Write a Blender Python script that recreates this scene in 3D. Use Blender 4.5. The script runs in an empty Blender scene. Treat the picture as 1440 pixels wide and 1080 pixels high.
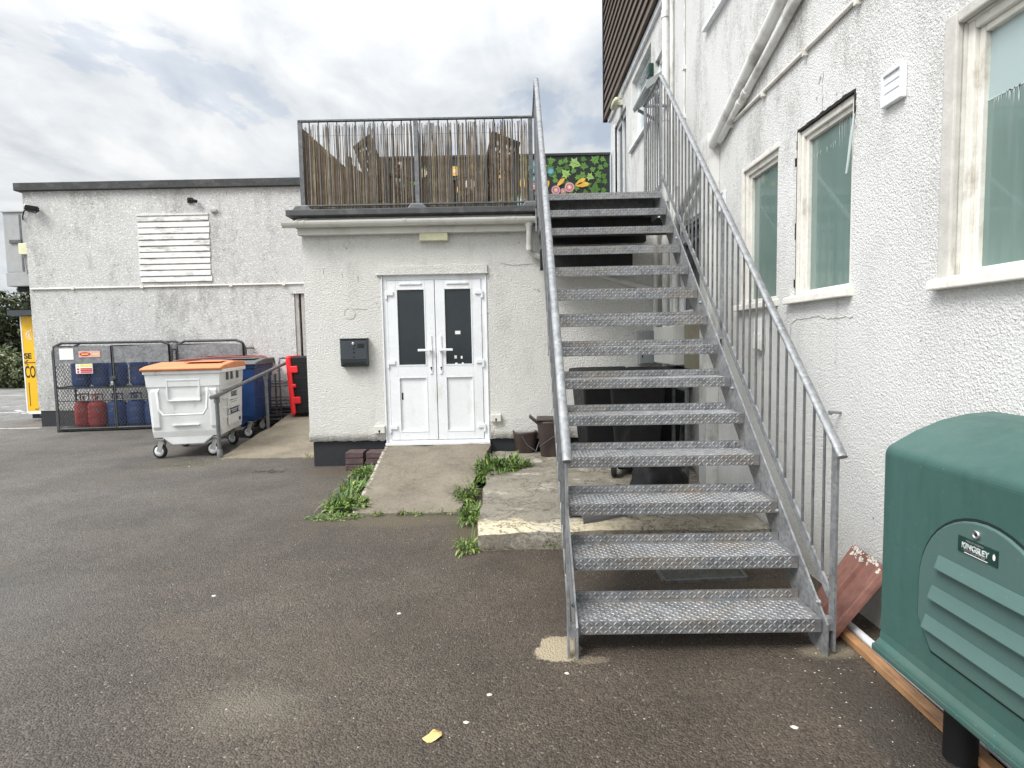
import bpy, bmesh, math, random
from mathutils import Vector as V, Matrix, noise as mnoise
random.seed(7)
R_ = math.radians
SC = bpy.context.scene
COL = SC.collection

# ------------------------------------------------------------------ camera
H = 1.52; F = 815.0
def cam_axes():
    pi_, ro, ya = R_(4.15), R_(1.12), R_(.04)
    cp, sp, cr, sr, cy, sy = math.cos(pi_), math.sin(pi_), math.cos(ro), math.sin(ro), math.cos(ya), math.sin(ya)
    r0 = V((1, 0, 0)); f0 = V((0, cp, -sp)); d0 = V((0, -sp, -cp))
    r = cr*r0 + sr*d0; d = -sr*r0 + cr*d0
    def unyaw(v): return V((cy*v.x - sy*v.y, sy*v.x + cy*v.y, v.z))
    return unyaw(r), unyaw(d), unyaw(f0)
CR, CD, CF = cam_axes()
CP = V((0, 0, H))
def ray(u, v): return CR*((u-720)/F) + CD*((v-540)/F) + CF
def atz(u, v, z=0): d = ray(u, v); return CP + d*((z-H)/d.z)
def aty(u, v, y): d = ray(u, v); return CP + d*(y/d.y)
def atx(u, v, x): d = ray(u, v); return CP + d*(x/d.x)
cd = bpy.data.cameras.new('camera'); co = bpy.data.objects.new('camera', cd); COL.objects.link(co)
M = Matrix(((CR.x, -CD.x, -CF.x), (CR.y, -CD.y, -CF.y), (CR.z, -CD.z, -CF.z))).to_4x4(); M.translation = CP
co.matrix_world = M
cd.sensor_width = 36; cd.lens = F/1440*36; cd.clip_start = .05; cd.clip_end = 2000
SC.camera = co

# ------------------------------------------------------------------ materials
class NT:
    def __init__(s, name):
        s.m = bpy.data.materials.new(name); s.m.use_nodes = True
        s.t = s.m.node_tree; s.b = s.t.nodes['Principled BSDF']
        s.obj = s.t.nodes.new('ShaderNodeTexCoord').outputs['Object']
    def n(s, typ, **kw):
        nd = s.t.nodes.new('ShaderNode'+typ)
        for k, v in kw.items(): setattr(nd, k, v)
        return nd
    def l(s, a, b): s.t.links.new(a, b)
    def mapping(s, scale, loc=(0, 0, 0)):
        m = s.n('Mapping'); m.inputs['Scale'].default_value = scale; m.inputs['Location'].default_value = loc
        s.l(s.obj, m.inputs[0]); return m.outputs[0]
    def noise(s, scale, detail=4, rough=.55, vec=None, dist=0):
        n = s.n('TexNoise'); n.inputs['Scale'].default_value = scale; n.inputs['Detail'].default_value = detail
        n.inputs['Roughness'].default_value = rough; n.inputs['Distortion'].default_value = dist
        s.l(vec or s.obj, n.inputs['Vector']); return n.outputs['Fac']
    def voro(s, scale, feature='F1', out='Distance', vec=None, rnd=1):
        n = s.n('TexVoronoi', feature=feature); n.inputs['Scale'].default_value = scale
        n.inputs['Randomness'].default_value = rnd
        s.l(vec or s.obj, n.inputs['Vector']); return n.outputs[out]
    def rng(s, x, a, b, c=0, d=1):
        n = s.n('MapRange'); s.l(x, n.inputs[0])
        for i, v in enumerate((a, b, c, d)): n.inputs[i+1].default_value = v
        return n.outputs[0]
    def math(s, op, a, b=None, clamp=False):
        n = s.n('Math', operation=op, use_clamp=clamp)
        for i, v in enumerate((a, b)):
            if v is None: continue
            if isinstance(v, (int, float)): n.inputs[i].default_value = v
            else: s.l(v, n.inputs[i])
        return n.outputs[0]
    def mix(s, f, a, b, blend='MIX'):
        n = s.n('Mix', data_type='RGBA', blend_type=blend)
        for i, v in ((0, f), (6, a), (7, b)):
            if isinstance(v, (int, float)): n.inputs[i].default_value = v
            elif isinstance(v, tuple): n.inputs[i].default_value = (*v, 1)[:4]
            else: s.l(v, n.inputs[i])
        return n.outputs[2]
    def bump(s, h, strength, dist=.01):
        n = s.n('Bump'); n.inputs['Strength'].default_value = strength; n.inputs['Distance'].default_value = dist
        s.l(h, n.inputs['Height']); s.l(n.outputs[0], s.b.inputs['Normal'])
    def fin(s, col, rough=.6, metal=0., spec=.5):
        if isinstance(col, tuple): s.b.inputs['Base Color'].default_value = (*col, 1)
        else: s.l(col, s.b.inputs['Base Color'])
        if isinstance(rough, (int, float)): s.b.inputs['Roughness'].default_value = rough
        else: s.l(rough, s.b.inputs['Roughness'])
        s.b.inputs['Metallic'].default_value = metal
        s.b.inputs['Specular IOR Level'].default_value = spec
        return s.m

def mat(name, col, rough=.5, metal=0., var=.12, vs=6, bump=0., bs=80, dirt=None, dscale=(3, 3, 1.2), dr=(.52, .72), spec=.5, rv=.1):
    t = NT(name)
    n = t.noise(vs, 5)
    c = t.mix(t.rng(n, .3, .7), tuple(x*(1-var) for x in col), tuple(min(1, x*(1+var)) for x in col))
    if dirt:
        dn = t.noise(1, 7, .65, t.mapping(dscale)); f = t.rng(dn, dr[0], dr[1])
        c = t.mix(f, c, dirt)
    if bump: t.bump(t.noise(bs, 3), bump, .004)
    rg = t.rng(t.noise(vs*2.3, 4), .3, .7, max(.02, rough-rv), min(1, rough+rv))
    return t.fin(c, rg, metal, spec)

def roughcast(name, base, stain=(.50, .72), stain_col=(.34, .335, .31), amt=.8, bscale=1., bstr=.7, pit_shade=.55, streak=.3, off=(0, 0, 0), speck=.72, coarse=1.0, high=False):
    t = NT(name)
    o = t.mapping((1, 1, 1), off)
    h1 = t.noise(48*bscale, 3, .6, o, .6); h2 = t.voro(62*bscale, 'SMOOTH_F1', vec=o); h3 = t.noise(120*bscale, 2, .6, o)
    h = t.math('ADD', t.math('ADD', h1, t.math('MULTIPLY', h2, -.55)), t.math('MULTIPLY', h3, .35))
    t.bump(h, bstr, .014*coarse)
    big = t.noise(.9, 8, .68, t.mapping((1.1, 1.1, streak), off))
    med = t.noise(5, 8, .72, t.mapping((1, 1, .55), off))
    fine = t.noise(34, 4, .7, o)
    s = t.math('ADD', t.math('ADD', t.math('MULTIPLY', big, .55), t.math('MULTIPLY', med, .45)), t.math('MULTIPLY', t.math('SUBTRACT', fine, .5), .35))
    f = t.math('MULTIPLY', t.rng(s, stain[0], stain[1]), amt)
    if high:                                                          # algae and soot gather on the upper wall, the lower wall stays cleaner
        sz = t.n('SeparateXYZ'); t.l(t.obj, sz.inputs[0])
        zz = t.math('ADD', sz.outputs[2], t.math('ADD', t.math('MULTIPLY', sz.outputs[1], .22), t.math('MULTIPLY', t.noise(.8, 4), 1.6)))
        f = t.math('MULTIPLY', f, t.rng(zz, 1.9, 4.2, .18, 1))
    tone = t.mix(t.rng(t.noise(.5, 3), .35, .65), tuple(x*.95 for x in base), tuple(min(.9, x*1.04) for x in base))
    c = t.mix(f, tone, stain_col)
    sb = t.n('SeparateXYZ'); t.l(t.obj, sb.inputs[0])
    wv = t.noise(1, 6, .7, t.mapping((8, 8, .5), off))                       # rain runs
    c = t.mix(t.math('MULTIPLY', t.math('MULTIPLY', t.rng(wv, .56, .74), t.rng(med, .42, .6)), .38), c, (.36, .345, .30))
    spl = t.math('ADD', sb.outputs[2], t.math('MULTIPLY', t.math('SUBTRACT', med, .5), .9))
    c = t.mix(t.math('MULTIPLY', t.rng(spl, .48, .12), .45), c, (.40, .36, .28))   # splashed dirt at the foot
    p = t.rng(h, .72, .46)                                           # shade of the render's hollows painted into the colour, following bump height
    c = t.mix(t.math('MULTIPLY', p, pit_shade), c, tuple(x*.55 for x in stain_col))
    sp = t.rng(t.noise(26, 2, .5, o), speck, speck+.05)
    c = t.mix(t.math('MULTIPLY', sp, .7), c, (.07, .065, .06))
    return t.fin(c, .9, 0, .25)

def galv(name, base=.42, dirt=None, metal=.55, rough=.5, vs=30, bump=.0):
    t = NT(name)
    t.obj = t.n('NewGeometry').outputs['Position']
    a = t.voro(vs, out='Color'); sep = t.n('SeparateColor'); t.l(a, sep.inputs[0])
    n = t.noise(9, 6, .7)
    k = t.math('ADD', t.math('MULTIPLY', sep.outputs[0], .35), t.math('MULTIPLY', n, .9))
    c = t.mix(t.rng(k, .35, .9), (base*.62, base*.65, base*.68), (base*1.25, base*1.27, base*1.29))
    w = t.rng(t.noise(3.5, 7, .7), .55, .72)
    c = t.mix(t.math('MULTIPLY', w, .22), c, (base*1.7, base*1.72, base*1.72))          # white rust
    if dirt:
        d = t.noise(2.2, 6, .68, t.mapping((1.2, 3, 3)))
        c = t.mix(t.math('MULTIPLY', t.rng(d, .48, .70), .5), c, dirt)
    if bump: t.bump(t.noise(60, 3), bump, .003)
    return t.fin(c, t.rng(n, .3, .7, rough-.12, rough+.15), metal)

m_wall_front = roughcast('render_cream_white', (.83, .825, .785), (.53, .76), amt=.55, bscale=1.2, bstr=.9, pit_shade=.24, speck=.735)
m_wall_main = roughcast('render_white', (.84, .84, .82), (.475, .66), (.30, .295, .27), amt=.85, bscale=1.7, bstr=.75, pit_shade=.17, off=(3, 1, 5), speck=.735, coarse=.9, high=True)
m_wall_rear = roughcast('render_grey_white', (.83, .83, .81), (.50, .62), (.24, .235, .22), .55, bscale=.7, bstr=.8, pit_shade=.42, streak=.3, off=(9, 2, 4), speck=.69)
m_plinth = mat('black_bitumen_paint', (.018, .02, .024), .55, bump=.3, bs=40, dirt=(.10, .085, .06), dr=(.56, .8))
m_upvc = mat('white_upvc', (.78, .80, .82), .28, var=.03, vs=3, dirt=(.52, .50, .44), dscale=(5, 5, 2), dr=(.56, .85))
m_pvc_pipe = mat('painted_pipe', (.76, .76, .735), .5, var=.06, dirt=(.36, .35, .31), dr=(.50, .70), dscale=(5, 5, 3))
m_cream_pipe = mat('painted_gutter', (.66, .655, .61), .45, var=.05, dirt=(.42, .41, .36), dr=(.55, .8))
m_oldpaint = mat('peeling_white_paint', (.74, .72, .66), .6, var=.08, vs=18, bump=.4, bs=120, dirt=(.42, .38, .31), dscale=(9, 9, 4), dr=(.56, .74))
m_greywood = mat('bare_grey_wood', (.40, .385, .36), .75, var=.2, vs=22, bump=.4, bs=60, dirt=(.18, .15, .12), dscale=(14, 14, 2), dr=(.55, .7))
m_surround = mat('weathered_white_timber', (.56, .545, .50), .7, var=.12, vs=14, bump=.4, bs=60, dirt=(.27, .23, .18), dscale=(12, 12, 3), dr=(.58, .74))
m_dark_gap = mat('perished_sealant', (.02, .018, .016), .9)
m_darkglass = mat('tinted_door_glass', (.022, .030, .034), .12, var=.1, spec=.5, rv=.04)
m_blackglass = mat('dark_window_glass', (.03, .035, .037), .12, spec=.5, rv=.05)
def film():
    t = NT('green_obscured_glass')
    n = t.noise(1.6, 6, .6, t.mapping((1, 1.5, .5))); s = t.noise(1, 6, .7, t.mapping((1, 24, 1.2)))
    c = t.mix(t.rng(n, .3, .7), (.115, .185, .165), (.165, .245, .222))
    c = t.mix(t.math('MULTIPLY', t.rng(s, .55, .75), .35), c, (.28, .35, .32))
    t.b.inputs['Coat Weight'].default_value = 1; t.b.inputs['Coat Roughness'].default_value = .04
    return t.fin(c, .3, 0, .5)
m_film = film()
m_paleglass = mat('pale_glass', (.40, .50, .50), .16, var=.06, vs=1.5)  # one even pale blue-green over the whole pane
m_peel = mat('peeling_white_film', (.52, .60, .58), .5)
m_galv = galv('galvanised_steel', .30, metal=.45, vs=45)
m_galv_tread = galv('galvanised_checker_plate', .235, (.27, .205, .14), .45, .5, 42)
m_galv_loz = galv('worn_checker_lozenge', .33, (.33, .265, .19), .3, .5, 42)
m_galv_dark = galv('dull_galvanised_railing', .135, metal=.35, rough=.55)
m_galv_bar = galv('weathered_galvanised_bar', .165, metal=.4, rough=.5)
m_lead = mat('grey_roof_edging', (.060, .064, .068), .6, var=.2, vs=14, dirt=(.13, .13, .12), dr=(.5, .7), dscale=(6, 6, 6))
m_reardark = mat('dark_roof_fascia', (.040, .042, .042), .75, var=.25, vs=10, dirt=(.09, .09, .085), dr=(.52, .7), dscale=(3, 3, 6))
m_reed = [mat('reed_'+n, c, .8, var=.35, vs=9) for n, c in (('brown', (.165, .115, .075)), ('grey', (.24, .20, .155)), ('pale', (.40, .33, .23)))]
m_chair = mat('weathered_dark_timber', (.048, .042, .036), .75, var=.3, vs=15)
m_fence = mat('weathered_timber_panel', (.115, .095, .07), .8, var=.3, vs=12)
def cladding():
    t = NT('weathered_timber_cladding')
    n = t.noise(1, 7, .7, t.mapping((2, 1.2, 26)))
    c = t.mix(t.rng(n, .3, .7), (.060, .042, .032), (.17, .135, .11))
    return t.fin(c, .8)
m_clad = cladding()
m_black = mat('black_plastic', (.011, .011, .012), .6, spec=.3, dirt=(.06, .055, .05), dr=(.6, .8))
m_rubber = mat('black_rubber', (.012, .012, .012), .7)
m_slate = mat('anthracite_powder_coat', (.040, .050, .058), .42, var=.08)
m_slate_d = mat('dark_slot', (.008, .009, .01), .5)
m_steel = mat('bright_steel', (.55, .55, .55), .3, .9)
m_bulk = mat('yellowed_diffuser', (.70, .69, .46), .35, var=.1)
m_box = mat('aged_white_plastic', (.66, .65, .59), .5, var=.06, dirt=(.36, .34, .28), dr=(.58, .8), dscale=(14, 14, 8))
m_white_bin = mat('scuffed_white_plastic', (.76, .775, .77), .42, var=.05, dirt=(.38, .36, .31), dscale=(5, 5, 3), dr=(.56, .78))
m_orange = mat('faded_orange_plastic', (.66, .245, .10), .5, var=.09, dirt=(.46, .22, .12), dr=(.55, .8))
m_blue_bin = mat('blue_plastic', (.012, .050, .165), .42, var=.15, dirt=(.05, .075, .11), dr=(.56, .8))
m_maroon = mat('faded_maroon_plastic', (.20, .058, .052), .5, var=.14)
m_grey_pl = mat('grey_plastic', (.115, .117, .12), .55, var=.1)
m_caster = mat('zinc_caster', (.40, .40, .39), .45, .6)
m_red = mat('bright_red_plastic', (.80, .025, .030), .42, var=.07)
m_redcyl = mat('red_cylinder_paint', (.42, .035, .03), .5, var=.2, dirt=(.16, .06, .04), dr=(.55, .8), dscale=(9, 9, 9))
m_bluecyl = mat('blue_cylinder_paint', (.02, .075, .27), .5, var=.25, dirt=(.08, .10, .14), dr=(.55, .8), dscale=(9, 9, 9))
m_greencyl = mat('green_cylinder_paint', (.02, .16, .09), .5, var=.2)
m_cage = galv('cage_steel', .085, metal=.35, rough=.55)
m_cagesheet = galv('cage_sheet', .25, metal=.35, rough=.55)
m_cab = mat('pale_grey_cabinet_paint', (.36, .37, .37), .5, var=.08, dirt=(.22, .21, .2), dr=(.56, .8))
m_yellow = mat('yellow_panel_vinyl', (.80, .47, .012), .4, var=.05)
m_ink = mat('black_lettering', (.012, .012, .012), .5)
m_inkblue = mat('navy_label', (.02, .035, .09), .45)
m_worn = mat('worn_lettering', (.50, .56, .54), .5, var=.4, vs=90)
m_white = mat('white_label', (.82, .82, .80), .45, var=.03)
m_pink = mat('faded_pink_label', (.72, .42, .38), .5, var=.08)
m_lred = mat('red_label', (.55, .02, .02), .5)
m_lyel = mat('yellow_label', (.80, .70, .16), .5)
m_tan = mat('tan_arrow', (.20, .10, .02), .5)
def tankmat(nm='green_moulded_plastic', door=False):
    t = NT(nm)
    n = t.noise(2.2, 7, .65, t.mapping((1, 1, .5))); n2 = t.noise(14, 5, .7); n3 = t.noise(1, 6, .7, t.mapping((7, 7, .8)))
    c = t.mix(t.rng(n, .3, .7), (.036, .095, .081), (.050, .126, .109))
    c = t.mix(t.math('MULTIPLY', t.rng(n2, .5, .72), .35), c, (.048, .115, .10))
    c = t.mix(t.math('MULTIPLY', t.rng(n3, .54, .72), .4), c, (.018, .045, .041))
    if door: c = t.mix(.7, c, (.088, .150, .138))
    sz = t.n('SeparateXYZ'); t.l(t.obj, sz.inputs[0])
    dz = t.math('MULTIPLY', t.rng(t.math('ADD', sz.outputs[2], t.math('MULTIPLY', n2, .35)), .74, .42), t.rng(t.noise(11, 6, .75), .42, .62))
    c = t.mix(t.math('MULTIPLY', dz, .35), c, (.12, .11, .085))              # splashed dirt low down
    gn = t.n('NewGeometry'); gs = t.n('SeparateXYZ'); t.l(gn.outputs['Normal'], gs.inputs[0])
    c = t.mix(t.math('MULTIPLY', t.math('MULTIPLY', t.rng(gs.outputs[2], .4, .95), t.rng(n, .35, .6)), .3), c, (.10, .15, .13))   # dust settled on top
    scr = t.math('ABSOLUTE', t.math('SUBTRACT', t.noise(3.2, 3, .5, None, 2.2), .5))
    c = t.mix(t.math('MULTIPLY', t.math('MULTIPLY', t.rng(scr, .006, .001), t.rng(t.noise(6, 3), .5, .6)), .35), c, (.10, .17, .15))   # fine scratches
    sc = t.rng(t.noise(70, 2, .5), .70, .76)
    c = t.mix(t.math('MULTIPLY', sc, .45), c, (.13, .22, .19))
    t.bump(t.noise(420, 2), .18, .0015)
    return t.fin(c, t.rng(n2, .3, .7, .42, .62), 0, .45)
m_tank = tankmat(); m_tdoor = tankmat('sun_bleached_green_plastic', True)
m_tank_gap = mat('door_gap', (.006, .018, .015), .7)
m_plate = mat('nameplate_green', (.010, .040, .032), .4)
m_terra = mat('terracotta_tile', (.245, .115, .09), .8, var=.22, vs=18, bump=.5, bs=150, dirt=(.44, .36, .32), dscale=(11, 11, 11), dr=(.66, .78))
m_plank = mat('orange_softwood', (.40, .215, .10), .7, var=.25, vs=10, dirt=(.16, .09, .05), dscale=(14, 2, 14), dr=(.5, .7), bump=.3)
m_brick = mat('purple_engineering_brick', (.085, .050, .053), .7, var=.25, vs=12, bump=.3, dirt=(.13, .10, .095), dscale=(8, 8, 20), dr=(.5, .7))
m_caddy = mat('brown_plastic', (.042, .028, .024), .5, var=.15, dirt=(.085, .065, .055), dr=(.55, .8))
m_meter = mat('meter_box_white', (.74, .74, .70), .5, var=.03)
m_metergrey = mat('meter_box_grey', (.30, .32, .32), .5, var=.06)
m_olive = mat('olive_board', (.26, .24, .17), .7, var=.15)
m_timber_dark = mat('dark_stained_timber', (.015, .014, .014), .8)
m_bark = mat('bark', (.06, .048, .036), .9, var=.3)
m_leaf = [mat('leaf_'+n, c, .55, var=.3, vs=4) for n, c in (('deep', (.055, .108, .020)), ('mid', (.095, .172, .032)), ('light', (.20, .275, .060)), ('dry', (.28, .24, .11)))]
m_hedge = [mat('hedge_'+n, c, .6, var=.3, vs=3) for n, c in (('dark', (.06, .085, .03)), ('mid', (.12, .15, .06)), ('pale', (.28, .30, .17)))]
m_tree = [mat('tree_'+n, c, .6, var=.3, vs=2) for n, c in (('dark', (.028, .040, .016)), ('mid', (.05, .066, .026)), ('olive', (.085, .095, .04)))]
m_dleaf = mat('dry_leaf', (.62, .43, .17), .6, var=.2, vs=40)
m_chip = mat('white_chips', (.60, .57, .50), .8, var=.2, vs=30)
m_mural_bg = mat('mural_black', (.012, .018, .016), .6)
m_mural = {n: mat('mural_'+n, c, .6, var=.22, vs=7) for n, c in dict(green=(.075, .19, .028), green2=(.12, .27, .05), lime=(.30, .48, .13), vein=(.03, .08, .015), yellow=(.72, .42, .07), pink=(.62, .33, .32), pinkd=(.40, .12, .16), cream=(.7, .62, .5), blue=(.05, .24, .27), blueg=(.20, .36, .38)).items()}

def concrete(name, base, moss=.5, yellow=None, edge=False):
    t = NT(name)
    n = t.noise(2.3, 8, .68); f = t.noise(38, 5, .7); g = t.voro(85, out='Color'); sg = t.n('SeparateColor'); t.l(g, sg.inputs[0])
    c = t.mix(t.rng(n, .32, .68), tuple(x*.62 for x in base), tuple(x*1.2 for x in base))
    c = t.mix(t.math('MULTIPLY', t.rng(f, .35, .7), .45), c, tuple(x*1.55 for x in base))
    c = t.mix(t.math('MULTIPLY', t.rng(sg.outputs[0], .8, 1), .3), c, (.10, .09, .075))
    mo = t.rng(t.noise(1.7, 8, .7), .56, .74)
    c = t.mix(t.math('MULTIPLY', mo, moss), c, (.085, .075, .042))
    if edge:                                                              # flaking white paint along the left edge, scuffs up the slope
        se = t.n('SeparateXYZ'); t.l(t.obj, se.inputs[0])
        ex = t.math('ADD', t.math('ADD', se.outputs[0], 1.46), t.math('MULTIPLY', t.math('SUBTRACT', se.outputs[1], 5.1), .0667))
        em = t.math('MULTIPLY', t.rng(ex, .035, .018), t.rng(t.noise(16, 5, .7), .45, .55))
        c = t.mix(t.math('MULTIPLY', em, .85), c, (.60, .57, .50))
        sw = t.noise(1, 6, .75, t.mapping((14, 3, 3)), 1.2); c = t.mix(t.math('MULTIPLY', t.rng(sw, .56, .70), .5), c, (.10, .085, .065))
    if yellow:                                                            # worn band of yellow edge paint
        y0, y1 = yellow
        sx = t.n('SeparateXYZ'); t.l(t.obj, sx.inputs[0])
        w = t.noise(5, 7, .7); e = t.noise(26, 4, .7)
        yy = t.math('ADD', sx.outputs[1], t.math('MULTIPLY', t.math('SUBTRACT', w, .5), .5))
        ge0 = t.n('NewGeometry'); sn0 = t.n('SeparateXYZ'); t.l(ge0.outputs['Normal'], sn0.inputs[0])
        b = t.math('MULTIPLY', t.math('MULTIPLY', t.rng(yy, y1, y1-.06), t.rng(e, .36, .50)), t.math('MULTIPLY', t.rng(sn0.outputs[2], .45, .7), t.rng(sx.outputs[0], 1.15, .35, .12, 1)))
        c = t.mix(t.math('MULTIPLY', b, .9), c, (.66, .58, .40))
        sc2 = t.noise(3.2, 8, .75, t.mapping((1, 1, 1), (4, 4, 0)))
        c = t.mix(t.math('MULTIPLY', t.rng(sc2, .54, .60), .55), c, (.52, .49, .42))
        ge = t.n('NewGeometry'); sn = t.n('SeparateXYZ'); t.l(ge.outputs['Normal'], sn.inputs[0])
        ck = t.math('ABSOLUTE', t.math('SUBTRACT', t.noise(1.5, 9, .72, t.mapping((1, 1.2, 1), (1, 2, 0)), .6), .5))
        c = t.mix(t.math('MULTIPLY', t.rng(ck, .011, .003), .85), c, (.055, .05, .035))
        pt = t.rng(t.noise(4.2, 8, .75, t.mapping((1, 1, 1), (8, 1, 0))), .60, .68)
        c = t.mix(t.math('MULTIPLY', pt, .7), c, (.075, .07, .055))
    t.bump(t.math('ADD', f, t.math('MULTIPLY', n, 1.5)), .9, .012)
    return t.fin(c, .9, 0, .2)
m_ramp = concrete('ramp_concrete', (.215, .188, .148), .7, edge=True)
m_sideramp = concrete('side_ramp_concrete', (.22, .19, .145), .4)
m_slab = concrete('slab_concrete', (.235, .215, .175), .85, (0, 4.40))
m_cover = concrete('cover_concrete', (.115, .115, .105), .4)

def asphalt():
    t = NT('worn_asphalt')
    cell = t.voro(115, out='Color'); s = t.n('SeparateColor'); t.l(cell, s.inputs[0])
    d = t.voro(115); n = t.noise(1.1, 8, .66); n2 = t.noise(.28, 4, .6); f = t.noise(55, 4, .7)
    sx = t.n('SeparateXYZ'); t.l(t.obj, sx.inputs[0])
    side = t.rng(t.math('ADD', sx.outputs[0], t.math('MULTIPLY', n2, 3)), -3.2, 1.8)   # greyer, drier to the left; browner by the buildings
    far = t.rng(t.math('ADD', sx.outputs[0], t.math('MULTIPLY', n2, 3)), -6, -11)
    a = t.mix(side, (.124, .116, .107), (.085, .068, .053))
    a = t.mix(far, a, (.24, .24, .235))
    b = t.mix(t.rng(n, .28, .72), (.58, .57, .55), (1.28, 1.27, 1.25))
    c = t.mix(1., a, b, 'MULTIPLY')
    k = t.mix(t.rng(s.outputs[0], 0, 1), (.58, .58, .58), (1.40, 1.39, 1.37))
    c = t.mix(1., c, k, 'MULTIPLY')
    c = t.mix(t.math('MULTIPLY', t.rng(s.outputs[1], .98, .998), .5), c, (.36, .33, .28))   # pale aggregate
    br = t.rng(t.noise(.8, 7, .7, t.mapping((1, 1, 1), (5, 3, 0))), .55, .72)
    c = t.mix(t.math('MULTIPLY', br, .45), c, (.135, .103, .07))
    def patch(x, y, rx, ry, col, strength, sharp=.25, wob=.7):
        nonlocal c
        u = t.math('DIVIDE', t.math('SUBTRACT', sx.outputs[0], x), rx); v = t.math('DIVIDE', t.math('SUBTRACT', sx.outputs[1], y), ry)
        rr = t.math('SQRT', t.math('ADD', t.math('MULTIPLY', u, u), t.math('MULTIPLY', v, v)))
        w = t.math('ADD', rr, t.math('MULTIPLY', t.math('SUBTRACT', t.noise(9, 6, .7), .5), wob*1.6))
        m = t.math('MULTIPLY', t.rng(w, 1, 1-sharp), strength)
        c = t.mix(m, c, col)
    patch(.20, 2.76, .11, .13, (.42, .35, .24), .9, .12, 1.3)
    patch(.34, 2.665, .11, .045, (.25, .21, .15), .6, .4, 1.6)                       # cement round the stair feet
    patch(1.50, 2.70, .17, .08, (.36, .31, .22), .55, .4)
    patch(-1.15, 2.35, .32, .22, (.20, .175, .135), .5, .8)               # dried puddle
    patch(-1.0, 4.9, .75, .22, (.135, .115, .07), .6, .6)                 # soil and moss at the ramp foot
    patch(-.35, 4.5, .25, .5, (.10, .085, .045), .6, .6)
    patch(-2.2, 6.9, .5, .25, (.10, .075, .05), .7, .6)
    patch(-4.4, 7.55, .7, .3, (.10, .09, .055), .5, .7)
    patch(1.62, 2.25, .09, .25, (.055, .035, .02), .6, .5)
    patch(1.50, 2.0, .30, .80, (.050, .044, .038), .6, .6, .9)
    patch(.9, 3.2, .9, .55, (.062, .050, .040), .6, .7)
    patch(-3.4, 3.2, 1.3, .9, (.150, .145, .138), .45, .9, .9)
    hgt = t.math('ADD', t.math('MULTIPLY', d, -1.0), t.math('MULTIPLY', f, .9))
    t.bump(hgt, .85, .010)
    return t.fin(c, t.rng(n, .3, .7, .62, .85), 0, .35)
m_asphalt = asphalt()
m_line = mat('worn_white_road_paint', (.58, .58, .56), .7, var=.1, dirt=(.20, .20, .195), dscale=(5, 5, 5), dr=(.48, .62))

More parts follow.
